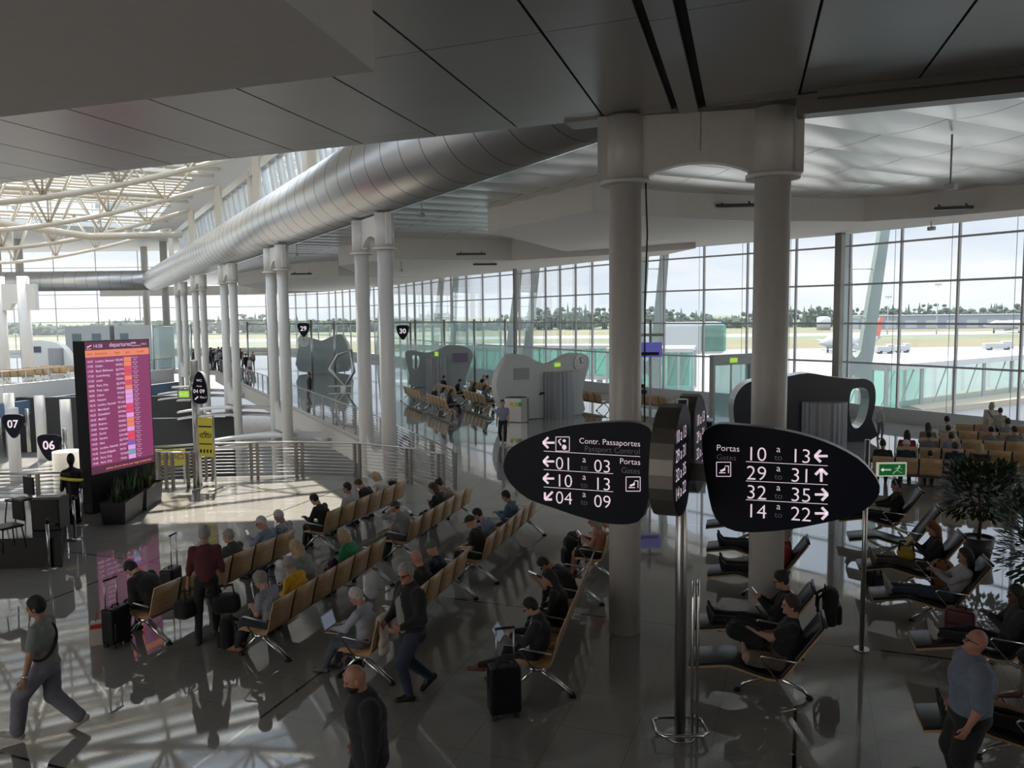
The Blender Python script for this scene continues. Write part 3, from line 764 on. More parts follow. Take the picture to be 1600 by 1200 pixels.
            for i, (o_, l_) in enumerate(((.031, .068), (.011, .078), (-.010, .072), (-.029, .056))):
                k0 = wr + d * .088 + sidev * o_; a1 = unit(d * math.cos(cu * .6) + inn * math.sin(cu * .6)); k1 = k0 + a1 * l_ * .5
                a2 = unit(d * math.cos(cu * 1.9) + inn * math.sin(cu * 1.9)); g.limb(k0, k1, .0095, .009, k=.006); g.limb(k1, k1 + a2 * l_ * .5, .009, .0078, k=.006)
            th = wr + d * .03 + sidev * .028; a1 = unit(d * .7 + sidev * .6 + inn * .3); g.limb(th, th + a1 * .04, .0125, .0105, k=.008); g.limb(th + a1 * .04, th + a1 * .04 + unit(d * .9 + inn * .3) * .032, .0105, .009, k=.006)
            v, f = g.mesh(.0075 if q == 1 else .0058); parts.append((v, f, 0))
    sdf_obj(parts, 'body', [skin_m(skin), M_EYE, M_LIP], root)
    # ---- trousers / shorts
    c = SDF(.035); pk = 1.0
    c.limb(H_ - np.array([0, 0, .01 if not seated else -.005]), H_ + s1 * .07, (.118 if not seated else .100) * w, .108 * w, X, 1.38)
    for sd in (-1, 1):
        hj, kn, an = leg[sd]
        if legs == 'long': c.limb(hj, kn, (.092 if not seated else .080) * w, .068 * w); c.limb(kn, an + (kn - an) * .03, .066 * w, .052)
        elif legs == 'wide': c.limb(hj, kn, .10 * w, .086 * w); c.limb(kn, an + (kn - an) * .04, .085 * w, .082)
        else: c.limb(hj, hj + (kn - hj) * .86, .095 * w, .084 * w)
    if q: c.wav(.0035, 21)
    v, f = c.mesh(R); sdf_obj([(v, f, 0)], 'shorts' if legs == 'shorts' else 'trousers', fab('p%02x%02x%02x' % tuple(int(x * 255) for x in pcol), pcol), root)
    # ---- top
    c = SDF(.035)
    long = jacket is not None
    x_ = .012 if long else 0
    c.limb(H_ + s1 * ((.0 if not long else -.06) if not seated else .045), waist, (.116 if not seated else .106) * w + x_, .112 * w + x_, X, 1.36); c.limb(waist, chest, .112 * w + x_, .126 * w + x_, X, 1.36); c.limb(chest, nb - s2 * .055, .126 * w + x_, .088 * w + x_, X, 1.5)
    c.limb(sh[-1], sh[1], .058, .058); c.limb(nb - s2 * .05, nb + s2 * .012, .075, .06)
    for sd in (-1, 1):
        e, wr = arm[sd]
        if sleeve == 'none': c.limb(sh[sd], sh[sd] + (e - sh[sd]) * .12, .06, .056)
        else:
            sl = .62 if sleeve == 'short' else 1.0
            c.limb(sh[sd], sh[sd] + (e - sh[sd]) * sl, .064 * w + x_ * .7, (.052 if sl == 1 else .062) * w + x_ * .5)
            if sleeve in ('long', 'roll'):
                en = wr if sleeve == 'long' else e + (wr - e) * .35
                c.limb(e, en - (en - e) * .02, .052 * w + x_ * .5, .038 + x_ * .5)
    if jacket == 'hood': c.limb(nb - f2 * .06 - X * .07, nb - f2 * .06 + X * .07, .055, .055)
    if jacket == 'collar': c.limb(nb + s2 * .0, nb + s2 * .04, .078, .07)
    if q: c.wav(.0045, 18)
    v, f = c.mesh(R)
    if q and sleeve != 'none': pass
    nm = 'jacket' if long else 'shirt'
    tp = sdf_obj([(v, f, 0)], nm, scol if not isinstance(scol, tuple) else fab('s%02x%02x%02x' % tuple(int(x * 255) for x in scol), scol), root)
    if open_col is not None:
        c = SDF(.03); ff = unit(f2 + s1 * 0)
        c.limb(H_ + f2 * .075 * w + s1 * .03, chest + f2 * .088 * w, .085, .082, X, 1.25); c.limb(chest + f2 * .088 * w, nb + f2 * .055, .08, .045, X, 1.1)
        v, f = c.mesh(R); sdf_obj([(v, f, 0)], 'shirt_front', fab('o%02x%02x%02x' % tuple(int(x * 255) for x in open_col), open_col), root)
    # ---- shoes
    if q or pose != 'sit':
        for i, sd in enumerate((-1, 1)):
            hj, kn, an = leg[sd]; sd_ = unit(an - kn)
            fd = unit(np.array([0, 1., 0]) - sd_ * sd_[1] * (.0 if not seated or pose == 'sit' else 1.0)) if pose != 'recline' else unit(np.array([sd * .12, .25, 1.0]))
            dn_ = np.array([0, 0, -1.]) if pose != 'recline' else np.array([0, 1., -.15])
            if pose == 'walk' and i == 1: fd = unit([0, .85, -.5]); dn_ = unit([0, -.5, -.85])
            if pose == 'walk' and i == 0: fd = unit([0, .95, .25]); dn_ = unit([0, .25, -.95])
            hl_ = an - fd * .055 + dn_ * .045; to = an + fd * .165 + dn_ * .058
            c = SDF(.025); c.limb(hl_, to, .040, .033, X if pose != 'recline' else X, 1.12); c.limb(an + dn_ * .0, an + fd * .06 + dn_ * .03, .045, .04)
            c.cut(dn_, an + dn_ * .088) if q else None
            v, f = c.mesh(max(R * .75, .011)); so_ = sdf_obj([(v, f, 0)], 'shoe', mat('shoe_%02x%02x%02x' % tuple(int(x * 255) for x in shoe), shoe, .5), root)
            if q == 2 and max(shoe) > .3:
                pass
    # ---- hair
    st, hcx = hair
    if st not in ('bald', 'cap'):
        c = SDF(.02); g = .012
        c.ell(HX((0, -.012, .026)), (head_r[0] + g, head_r[1] + g, head_r[2] + g), RH)
        if st in ('curly', 'afro'): c.ell(HX((0, -.02, .05)), (.105, .115, .10) if st == 'curly' else (.13, .13, .13), RH)
        if st == 'ring': c.cut(RH @ unit((0, .1, 1)), HX((0, 0, .045)))
        c.cut(RH @ unit((0, 1, -.72 if st != 'fringe' else -.5)), HX((0, .048 if st != 'fringe' else .06, .04)))
        c.cut(RH @ unit((0, .55, -1)), HX((0, 0, -.055 if st not in ('long', 'bob') else -.10)))
        if st in ('long', 'bob'):
            ln_ = .30 if st == 'long' else .12
            bk = HX((0, -.075, -.02)); dn = unit(np.array([0, 0, -1.]) * .9 + s2 * -.5); dn = unit(dn - f2 * .08)
            c.limb(bk, bk + dn * ln_ - f2 * .03, .062, .05 if st == 'long' else .06, X, 1.45)
            for sd in (-1, 1): c.limb(HX((sd * .068, -.02, .02)), HX((sd * .072, -.035, -.09 if st == 'bob' else -.14)), .028, .03)
        if st == 'bun': c.ell(HX((0, -.095, .085)), (.052, .05, .05))
        if st == 'pony': c.limb(HX((0, -.10, .05)), HX((0, -.15, -.10)), .03, .02)
        if q: c.wav(.005 if st in ('curly', 'afro') else .003, 95 if st in ('curly', 'afro') else 60)
        v, f = c.mesh(.03 if q == 0 else .012 if q == 1 else .009); sdf_obj([(v, f, 0)], 'hair', hair_m(hcx), root)
    if st == 'cap':
        c = SDF(.015); c.ell(HX((0, -.008, .03)), (.094, .116, .110), RH); c.cut(RH @ unit(np.array([0, .15, -1.])), HX((0, 0, .012)))
        c.limb(HX((-.04, .10, .038)), HX((.04, .10, .038)), .05, .05, RH @ np.array([0, 0, 1.]), .2)
        v, f = c.mesh(.010 if q == 2 else .015); sdf_obj([(v, f, 0)], 'cap', fab('c' + '%02x%02x%02x' % tuple(int(x * 255) for x in hcx), hcx), root)
    inf = dict(root=root, HX=HX, RH=RH, arm=arm, nb=nb, chest=chest, H=H_, s2=s2, f2=f2, leg=leg, h=h, hc=hc)
    if extra:
        if 'glasses' in extra:
            m = MB()
            for sd in (-1, 1):
                m.tube([tuple(HX((sd * .033 + .024 * math.cos(a), .103, .004 + .018 * math.sin(a)))) for a in np.linspace(0, 6.28, 10)[:-1]], .0035, 5, closed=True)
                m.tube([tuple(HX((sd * .056, .10, .01))), tuple(HX((sd * .083, .0, .005)))], .0035, 5)
            m.build('glasses', M_BLACK, root)
        if 'beard' in extra:
            c = SDF(.02); c.ell(HX((0, .033, -.062)), (.070, .076, .070), RH); c.cut(RH @ unit((0, -.35, 1)), HX((0, .06, -.045))); c.sub(HX((0, .11, -.05)), (.02, .03, .012), RH)
            v, f = c.mesh(.009); sdf_obj([(v, f, 0)], 'beard', hair_m(extra['beard']), root)
        if 'headphones' in extra:
            m = MB(); m.tube([tuple(HX((.088 * math.cos(a), -.01, .03 + .105 * math.sin(a)))) for a in np.linspace(0, math.pi, 10)], .012, 6)
            for sd in (-1, 1): m.ball(tuple(HX((sd * .088, -.01, -.01))), (.03, .04, .045))
            m.build('headphones', mat('grey_plastic', (.4, .4, .42), .4), root)
        if 'strap' in extra:
            s = extra['strap']; m = MB(); pts = []
            for a in np.linspace(0, 2 * math.pi, 26)[:-1]:
                # belt loop from one shoulder to the opposite hip, around the torso
                cA = nb - s2 * .03 + X * s * .10; cB = H_ + s1 * .10 - X * s * .17
                mid = (cA + cB) / 2; half = (cA - cB) / 2
                pts.append(tuple(mid + half * math.cos(a) * 1.0 + f2 * .142 * w * math.sin(a)))
            m.tube(pts, .018, 6, closed=True); m.build('strap', M_RUBBER, root)
        if 'watch' in extra:
            e, wr = arm[extra['watch']]; d = unit(wr - e); m = MB(); m.tube([tuple(wr - d * .03), tuple(wr - d * .005)], .033, 12); m.build('watch', M_CHROME, root)
    return inf
def wpt(inf, p):
    r = inf['root']; M = Matrix.Translation(r.location) @ Matrix.Rotation(r.rotation_euler[2], 4, 'Z') @ Matrix.Scale(r.scale[0], 4)
    return M @ Vector([float(a) for a in p])
def phone(inf, side, label, tilt=50):
    e, wr = inf['arm'][side]; d = unit(wr - e); p = wpt(inf, wr + d * .10 + np.array([0, .0, .03]))
    t = thing('phone', label, 'phone', p, inf['root'].rotation_euler[2])
    Mx = Matrix.Rotation(math.radians(tilt), 4, 'X')
    m = MB(); m.box((0, 0, 0), (.075, .15, .009), 0, Mx); m.build('phone_case', M_BLACK, t, bevel=.003)
    m = MB(); m.box((0, 0, .0052), (.068, .142, .001), 0, Mx); m.build('screen', mat('phone_screen', (.3, .33, .36), .1, emit=(.7, .8, .9), estr=.35), t)
# ================================================================== FURNITURE
FACE = Vector((-.938, .346, 0)); YB = math.atan2(.938, .346)          # left block of benches looks this way
NS = 6; PT = .607
def make_bench(label, loc, rz, group):
    t = thing('beam_bench', label, 'bench', loc, rz, group)
    prof = [(.27, .430), (.20, .437), (.08, .425), (-.10, .405), (-.17, .405), (-.215, .43), (-.235, .48), (-.26, .60), (-.295, .74), (-.345, .90)]
    for i in range(NS):
        xc = (i - (NS - 1) / 2) * PT; w = .278
        MB().sheet([((xc - w, y, z), (xc + w, y, z)) for y, z in prof], .015, (0, .6, 1)).build('seat_shell', M_PLY, t)
    for i in range(NS - 1):
        xc = (i + 1 - NS / 2) * PT
        MB().sheet([((xc - .02, y, z - .012), (xc + .02, y, z - .012)) for y, z in prof[2:]], .012, (0, .6, 1)).build('joint_strip', M_BLACK, t)
    L_ = NS * PT
    MB().bar((-L_ / 2 + .1, -.02, .34), (L_ / 2 - .1, -.02, .34), .09, .07).build('beam', M_DARKSTEEL, t)
    for s in (-1, 1):
        x = s * (L_ / 2 - .12)
        m = MB(); m.tube([(x, -.02, .36), (x, .30, .04)], [.03, .02], 8); m.tube([(x - .03, -.05, .36), (x - .03, -.50, .04)], [.024, .017], 8); m.tube([(x + .03, -.05, .36), (x + .03, -.50, .04)], [.024, .017], 8)
        m.ball((x, -.02, .35), (.09, .13, .05)); l = m.build('leg', M_CHROME, t)
        MB().cyl((x, .30, 0), (x, .30, .045), .045, .03, 12).build('foot_pad', M_RUBBER, l); MB().cyl((x, -.50, 0), (x, -.50, .045), .055, .03, 12).build('foot_pad', M_RUBBER, l)
    for x in (-L_ / 2 + .0, -PT, PT, L_ / 2):
        m = MB(); m.tube([(x, -.24, .60), (x, .14, .645), (x, .19, .625), (x, -.02, .36)], .014, 8); m.build('armrest', M_STEEL, t)
    return t
BENCH = {}; PROTO = None
def put_bench(key, c, rz, label, group):
    global PROTO
    c = xy(c)
    if PROTO is None: PROTO = make_bench(label, c, rz, group); t = PROTO
    else: t = clone(PROTO, label, c, rz, group)
    BENCH[key] = (c, rz); return t
def seat(key, i, y=-.05):
    c, rz = BENCH[key]; M = Matrix.Rotation(rz, 3, 'Z'); return c + M @ Vector(((i - (NS - 1) / 2) * PT, y, 0))
G1 = 'plywood beam benches in the left waiting block'
for key, n, f, lab in [
    ('1a', (237, 922), (461, 827), 'wooden beam bench with a hunched man in black at its near end by the suitcases'),
    ('1b', (509, 802), (636, 749), 'wooden beam bench nearest the railing, seating the woman in a white top'),
    ('2a', (427, 942), (601, 840), 'wooden beam bench seating the people in yellow and green jackets'),
    ('2b', (640, 816), (740, 757), 'wooden beam bench with a man resting his chin at its near end'),
    ('3a', None, (740, 850), 'wooden beam bench under the man with the open laptop'),
    ('3b', (765, 837), (837, 778), 'wooden beam bench with empty near seats left of the gate sign'),
    ('4a', (871, 993), (927, 862), 'wooden beam bench seen edge-on, holding a man with suitcase at its near end'),
    ('4b', (948, 840), None, 'wooden beam bench mostly hidden behind the left white column')]:
    dr = Vector((.296, .955, 0)) if n is None else Vector((.25, .968, 0)) if f is None else (xy(at(*f, .88)) - xy(at(*n, .88))).normalized()
    if n is None: b = at(*f, .88); p = b - dr * (NS * PT / 2 + .25)
    elif f is None: a = at(*n, .88); p = a + dr * NS * PT / 2
    else: p = (at(*n, .88) + at(*f, .88)) / 2
    put_bench(key, xy(p) + Vector((-dr.y, dr.x, 0)) * .33, math.atan2(dr.y, dr.x), lab, G1)
# right crowd block, looking away to the windows
YC = math.atan2(-.385, .922); FC = Vector((.385, .922, 0))
G2 = 'plywood beam benches facing the big windows'
b0 = xy(at(1362, 713, .88))
ordw = ['front', 'second', 'third', 'fourth', 'fifth']
for r in range(5):
    for k in range(2):
        c = b0 + E1 * (NS * PT / 2 + k * (NS * PT + .25) + r * .75) + FC * (.33 + r * 2.05)
        put_bench('c%d%d' % (r, k), c, YC, '%s half of the %s bench row from the camera, facing the right windows' % (('left', 'right')[k], ordw[r] if r else 'nearest'), G2)
# middle blocks near the clock wall
YM = math.radians(-68); FM = Vector((-math.sin(YM), math.cos(YM), 0)); AM = Vector((math.cos(YM), math.sin(YM), 0))
G3 = 'plywood beam benches between the two gate desks'
m0 = xy(at(630, 603, .88))
for r in range(4):
    for k in range(2):
        c = m0 + AM * (1.8 + k * 4.9 - r * 1.0) + FM * (.33 + r * 2.4)
        put_bench('m%d%d' % (r, k), c, YM, '%s bench of the %s row between the grey desk walls in mid hall' % (('farther', 'nearer')[k], ('aisle', 'second', 'third', 'window-side')[r]), G3)
for k in range(4):
    c = xy(atd(18 + k * 27, 590, 66 + k * 2)); put_bench('f%d' % k, c, math.radians(10), ('leftmost', 'second from left', 'third from left', 'rightmost')[k] + ' wooden bench on the far balcony behind its glass rail', 'plywood beam benches on the far balcony')
# ---- recliners
def make_recliner(label, loc, rz, group):
    t = thing('recliner', label, 'lounge chair', loc, rz, group)
    prof = [(1.04, .37), (.58, .45), (.50, .45), (.06, .335), (-.06, .33), (-.14, .36), (-.40, .74), (-.62, 1.06)]; w = .29
    MB().sheet([((-w, y, z), (w, y, z)) for y, z in prof], .022, (0, .5, 1)).build('wood_shell', M_PLY, t)
    off = lambda y, z: (y + (.03 if y < -.1 else 0), z + (.045 if y > -.1 else .02))
    MB().sheet([((-w + .01, *off(y, z)), (w - .01, *off(y, z))) for y, z in prof], .042, (0, .5, 1)).build('leather_pad', M_LEATHER, t, bevel=.008)
    MB().tube([(-w, -.635, 1.085), (w, -.635, 1.085)], .022, 10).build('top_roll', M_LEATHER, t)
    m = MB()
    for y in (.42, -.48): m.tube([(0, 0, .28), (0, y * .8, .12), (0, y, .03)], [.04, .028, .022], 8)
    m.ball((0, 0, .28), (.12, .12, .06)); l = m.build('leg', M_CHROME, t)
    for y in (.42, -.48): MB().cyl((0, y, 0), (0, y, .04), .05, .03, 12).build('foot_pad', M_RUBBER, l)
    for s in (-1, 1):
        MB().tube([(s * .32, -.30, .60), (s * .32, .12, .64), (s * .32, .15, .61), (s * .32, -.08, .33)], .014, 8).build('armrest', M_CHROME, t)
    return t
REC = {}; RP = None
YR = math.radians(73); FR = Vector((-math.sin(YR), math.cos(YR), 0))
def put_rec(key, back_px, lab, z=1.06):
    global RP
    p = xy(at(*back_px, z)) + FR * .63
    if RP is None: RP = make_recliner(lab, p, YR, 'black recliners'); t = RP
    else: t = clone(RP, lab, p, YR, 'black recliners')
    REC[key] = p; return t
put_rec('a1', (1287, 970), 'black leather recliner nearest the camera, under the man in a black t-shirt')
REC_A = REC['a1']; stepA = Vector((.30, 1.22, 0))
def put_rec_at(key, p, lab):
    REC[key] = p; return clone(RP, lab, p, YR, 'black recliners')
put_rec_at('a2', REC_A + Vector((.32, 1.20, 0)), 'black leather recliner under the woman with hair pinned up, in front of the white column')
put_rec('a3', (1262, 845), 'black leather recliner behind the white column, under the person in a red jacket')
put_rec_at('a4', REC['a3'] + Vector((.35, 1.5, 0)), 'black leather recliner fourth from the camera behind the gate sign')
put_rec_at('a5', REC['a3'] + Vector((.75, 3.2, 0)), 'farthest black leather recliner of the left group, under crossed brown shoes')
put_rec('b1', (1543, 878), 'black leather recliner with an orange backpack hung on its side')
put_rec('b2', (1502, 836), 'black leather recliner under the woman holding an open book')
put_rec('b3', (1467, 795), 'empty black leather recliner before the leafy tree')
put_rec('b4', (1438, 768), 'black leather recliner under the woman wearing headphones')
put_rec_at('b0', REC['b1'] + Vector((-.25, -1.85, 0)), 'black leather recliner under the person with white socks at the right edge')
put_rec_at('b9', REC['b1'] + Vector((-1.25, -4.0, 0)), 'black leather recliner in the near right corner under the person in a striped top')
# ---- gate sign on its post
SP = xy(at(1062, 1150)); SN = Vector((-E1.y * -1, 0, 0))
SNORM = E1.cross(Vector((0, 0, 1)))           # towards the camera
def onplane(px, py, o=SP, n=SNORM):
    d = ray(px, py); t = (o - CP).dot(n) / d.dot(n); return CP + d * t
def pl(px, py): p = onplane(px, py); return ((p - SP).dot(E1), p.z)
t = thing('gate_sign', 'dark four-winged gate sign with lit numbers on a steel post', 'sign', SP)
TM = Matrix(((E1.x, 0, SNORM.x, 0), (E1.y, 0, SNORM.y, 0), (0, 1, 0, 0), (0, 0, 0, 1)))
def wing(poly, name, M, th=.085, lab=None):
    poly = list(poly)
    o = MB().prism(poly, -th, th, 0, M, mtop=1, mbot=1).build(name, [M_DARKSTEEL, M_SIGN], t, bevel=.012, label=lab); return o
def smooth_poly(pts, n=4):
    P = [np.array(p) for p in pts]; k = len(P); o = []
    for i in range(k):
        p0, p1, p2, p3 = P[i - 1], P[i], P[(i + 1) % k], P[(i + 2) % k]
        for j in range(n):
            u = j / n; o.append(tuple(.5 * ((2 * p1) + (-p0 + p2) * u + (2 * p0 - 5 * p1 + 4 * p2 - p3) * u * u + (-p0 + 3 * p1 - 3 * p2 + p3) * u ** 3)))
    return o
Lw = [(790, 727), (797, 704), (813, 691), (836, 680), (863, 671), (893, 664), (930, 659.5), (967, 658), (993, 659), (1010, 663), (1022, 676), (1024, 720), (1018, 770), (1006, 806), (992, 815), (972, 817), (943, 814), (905, 804), (867, 791), (830, 778), (807, 760), (795, 744)]
Rw = [(1099, 680), (1108, 668), (1124, 661), (1150, 662), (1190, 666), (1230, 672), (1270, 682), (1305, 695), (1340, 714), (1362, 735), (1375, 757), (1370, 777), (1350, 795), (1315, 808), (1270, 818), (1230, 825), (1180, 829), (1150, 827), (1126, 815), (1114, 794), (1106, 755), (1100, 715)]
wl = wing(smooth_poly([pl(*p) for p in Lw], 2), 'sign_wing', TM, lab='left sign wing pointing to passport control')
wr_ = wing(smooth_poly([pl(*p) for p in Rw], 2), 'sign_wing', TM, lab='right sign wing listing four gate ranges')
petal = [(.16, .30), (.30, .50), (.55, .58), (.85, .48), (1.06, .22), (1.14, -.10), (1.10, -.36), (.92, -.55), (.62, -.62), (.34, -.56), (.2, -.3)]
TM2 = Matrix(((SNORM.x, 0, -E1.x, 0), (SNORM.y, 0, -E1.y, 0), (0, 1, 0, 3.45), (0, 0, 0, 1)))
wn = wing(smooth_poly(petal, 2), 'sign_wing', TM2, .13, 'near sign wing seen edge-on')
TM3 = Matrix(((-SNORM.x, 0, E1.x, 0), (-SNORM.y, 0, E1.y, 0), (0, 1, 0, 3.45), (0, 0, 0, 1)))
wf = wing(smooth_poly(petal, 2), 'sign_wing', TM3, .11, 'far sign wing seen edge-on')
MB().cyl((0, 0, 0), (0, 0, 4.02), .066, n=24).build('post', M_STEEL, t)
m = MB()
for a in (E1, -E1, SNORM, -SNORM): m.bar((0, 0, 3.2), tuple(a * .32 + Vector((0, 0, 3.2))), .16, .2)
m.build('bracket', M_DARKSTEEL, t)
m = MB(); c4 = [(-.3, -.14), (-.22, -.22), (.22, -.22), (.3, -.14), (.3, .14), (.22, .22), (-.22, .22), (-.3, .14)]
m.tube([(a, b, .12) for a, b in c4], .022, 8, closed=True); m.build('base_ring', M_CHROME, t)
for i, (a, b) in enumerate(((.13, -.06), (.20, -.02))):
    MB().tube([(a, b, 0), (a, b, 1.7), (a + .03, b + .12, 1.86), (a + .05, b + .24, 1.8), (a + .05, b + .24, 0)], .018, 8).build('guard_rail', M_CHROME, t)
MB().cyl((0, 0, 0), (0, 0, .02), .18, n=24).build('base_plate', M_STEEL, t)
def sgn_text(mb, s, px, py, hpx, mi, align='LEFT'):
    p = onplane(px, py); dpt = (p - CP).dot(FW); size = hpx / FPX * dpt / .70
    a = (p - SP).dot(E1); M = TM @ Matrix.Translation((a, p.z, .085)); text(mb, s, size, M, mi, align, -.010)
def sgn_bar(mb, p, q, w, mi=0):
    a, b = pl(*p), pl(*q); d = Vector((b[0] - a[0], b[1] - a[1])); n = Vector((-d.y, d.x)).normalized() * w / 2
    mb.add([(a[0] + n.x, a[1] + n.y, .089), (a[0] - n.x, a[1] - n.y, .089), (b[0] - n.x, b[1] - n.y, .089), (b[0] + n.x, b[1] + n.y, .089)], [(0, 1, 2, 3)], mi, False, TM)
def arrow(mb, c, ang, l=18):
    ca, sa = math.cos(math.radians(ang)), -math.sin(math.radians(ang)); R = lambda x, y: (c[0] + x * ca - y * sa, c[1] + x * sa + y * ca)
    sgn_bar(mb, R(-l * .5, 0), R(l * .48, 0), .026); sgn_bar(mb, R(l * .5, 0), R(l * .04, l * .46), .028); sgn_bar(mb, R(l * .5, 0), R(l * .04, -l * .46), .028)
def rrect(mb, x0, y0, x1, y1): 
    for a, b in (((x0, y0), (x1, y0)), ((x1, y0), (x1, y1)), ((x1, y1), (x0, y1)), ((x0, y1), (x0, y0))): sgn_bar(mb, a, b, .008)
m = MB()
arrow(m, (861, 690), 180); rrect(m, 872, 681, 893, 703)
for c in ((885, 687, 3.0, 2.6), (885, 697, 4.2, 4.5)): 
    a = pl(c[0], c[1]); m.ball((a[0], a[1], .088), (c[2] * .0074, c[3] * .0074, .003), 0, 10, TM)
sgn_bar(m, (880, 694), (876, 687), .018); sgn_bar(m, (876, 687), (880, 684), .012)
sgn_text(m, 'Contr. Passaportes', 1003.5, 696, 9, 0, 'RIGHT'); sgn_text(m, 'Passport Control', 1003, 708, 9, 1, 'RIGHT')
sgn_bar(m, (853, 703), (1003, 711.5), .006)
for (y0, y1, l, r, ang) in ((731, 735, '01', '03', 180), (757.5, 762.5, '10', '13', 180), (784, 789.5, '04', '09', 225)):
    arrow(m, (861, y0 - 12), ang, 17); sgn_text(m, l, 871, y0, 20, 0); sgn_text(m, r, 930.5, y1, 20, 0)
    sgn_text(m, 'a', 916, (y0 + y1) / 2 - 12.5, 10, 0, 'CENTER'); sgn_text(m, 'to', 916, (y0 + y1) / 2 - .5, 9, 1, 'CENTER')
sgn_bar(m, (853, 731.5), (961, 738), .006); sgn_bar(m, (853, 758.5), (961, 766), .006)
sgn_text(m, 'Portas', 1003.5, 724.5, 9, 0, 'RIGHT'); sgn_text(m, 'Gates', 1003, 738.5, 9, 1, 'RIGHT')
def gate_icon(x0, y0):
    rrect(m, x0, y0, x0 + 22, y0 + 22); sgn_bar(m, (x0 + 4, y0 + 16.5), (x0 + 14, y0 + 16.5), .01); sgn_bar(m, (x0 + 6, y0 + 14), (x0 + 13, y0 + 11), .022); sgn_bar(m, (x0 + 12, y0 + 13), (x0 + 13, y0 + 8), .012)
    sgn_bar(m, (x0 + 13, y0 + 6), (x0 + 19, y0 + 6), .009); sgn_bar(m, (x0 + 18.6, y0 + 6), (x0 + 18.6, y0 + 17), .009)
gate_icon(981, 743)
m.build('sign_lettering', [M_LETTER, M_LETTERDIM], wl); m = MB()
sgn_text(m, 'Portas', 1121, 702, 9.5, 0); sgn_text(m, 'Gates', 1121, 716, 9, 1); gate_icon(1121.5, 720)
for (y0, y1, l, r, ang) in ((717, 720, '10', '13', 180), (746.5, 750, '29', '31', 90), (776, 780, '32', '35', 0), (805, 809.5, '14', '22', 0)):
    sgn_text(m, l, 1167, y0, 22, 0); sgn_text(m, r, 1235.5, y1, 22, 0); sgn_text(m, 'a', 1217.5, (y0 + y1) / 2 - 14, 10.5, 0, 'CENTER'); sgn_text(m, 'to', 1217.5, (y0 + y1) / 2 - 1.5, 9.5, 1, 'CENTER')
    arrow(m, (1284, (y0 + y1) / 2 - 8), ang, 20)
for ya, yb in ((719, 725.5), (749, 755), (778, 785)): sgn_bar(m, (1167, ya), (1294, yb), .006)
m.build('sign_lettering', [M_LETTER, M_LETTERDIM], wr_)
for TT, nz, wg in ((TM2, .135, wn), (TM3, -.115, wf)):
    m = MB()
    for k, s in enumerate(('10 a 13', '29 a 31', '32 a 35', '14 a 22')):
        if nz < 0: MM = TT @ Matrix.Translation((1.0, .22 - k * .2, nz)) @ Matrix.Rotation(math.pi, 4, 'Y')
        else: MM = TT @ Matrix.Translation((.3, .22 - k * .2, nz))
        text(m, s, .19, MM, 0)
        MM2 = TT @ Matrix.Translation((.28, .22 - k * .2, -nz)) @ Matrix.Rotation(math.pi, 4, 'Y') @ Matrix.Translation((-.78, 0, 0)) if nz > 0 else TT @ Matrix.Translation((.28, .22 - k * .2, -nz))
        text(m, s, .19, MM2, 0)
    m.build('side_lettering', [M_LETTER, M_LETTERDIM], wg)

# ---- exit sign post
EP = xy(at(1346, 1016)); t = thing('exit_sign', 'green running-man exit sign on a slim steel post by the recliners', 'sign', EP)
MB().cyl((0, 0, 0), (0, 0, 3.15), .035, n=16).build('post', M_STEEL, t); MB().cyl((0, 0, 0), (0, 0, .03), .11, n=20).build('base_plate', M_STEEL, t)
o = MB().box((.36, 0, 2.71), (.42, .05, .20)).build('sign_box', [M_EXITW], t); m = MB()
def exit_face(m, cx, cz_, w, h, y, mi=0, d=-1):
    m.box((cx, y, cz_), (w, .004, h), 0)
    y2 = y + d * .004
    m.box((cx - w * .22, y2, cz_), (w * .34, .004, h * .14), 1); m.add([(cx - w * .46, y2 - .002, cz_), (cx - w * .34, y2 - .002, cz_ + h * .2), (cx - w * .34, y2 - .002, cz_ - h * .2)], [(0, 1, 2)], 1)
    m.ball((cx + w * .26, y2, cz_ + h * .3), (h * .09, .003, h * .09), 1, 8)
    for a, b in (((.24, .22), (.18, -.05)), ((.18, -.05), (.08, -.2)), ((.08, -.2), (.02, -.38)), ((.18, -.05), (.28, -.22)), ((.28, -.22), (.38, -.3)), ((.24, .18), (.1, .1)), ((.24, .18), (.36, .05))):
        m.bar((cx + w * a[0], y2, cz_ + h * a[1]), (cx + w * b[0], y2, cz_ + h * b[1]), .004, h * .11, 1, up=(0, 1, 0))
exit_face(m, .36, 2.71, .38, .165, -.028); m.build('pictogram', [M_GREEN, M_EXITW], t)
# ---- departures board
a, b = xy(at(146, 804)), xy(at(245, 777)); d = (b - a); d.normalize(); nrm = d.cross(Vector((0, 0, 1)))
BW = (b - a).length; ztop = 4.45
t = thing('departures_board', 'tall black totem with a purple lit departures screen', 'information screen', a, math.atan2(d.y, d.x))
MB().box((BW / 2, .2, ztop / 2), (BW, .4, ztop)).build('totem_body', M_BLACK, t, bevel=.01)
m = MB(); sz0, sz1 = 1.02, ztop - .02; sw = BW - .03
MP = mat('screen_purple', (.05, .01, .04), .3, emit=(.30, .055, .16), estr=.75); MO = mat('screen_orange', (.1, .03, .02), .3, emit=(1.0, .30, .17), estr=.75); MW = mat('screen_text', (.1, .1, .1), .3, emit=(1, .62, .92), estr=.8)
MRD = mat('screen_red', (.1, .01, .03), .3, emit=(.95, .10, .20), estr=.7); MPK = mat('screen_pink', (.1, .05, .1), .3, emit=(.95, .45, .95), estr=.75); MVI = mat('screen_violet', (.05, .03, .1), .3, emit=(.28, .16, .62), estr=.7); MTE = mat('screen_teal', (.03, .06, .1), .3, emit=(.22, .50, .62), estr=.7); MHD = mat('screen_dark', (.03, .01, .02), .3, emit=(.12, .03, .07), estr=.75)
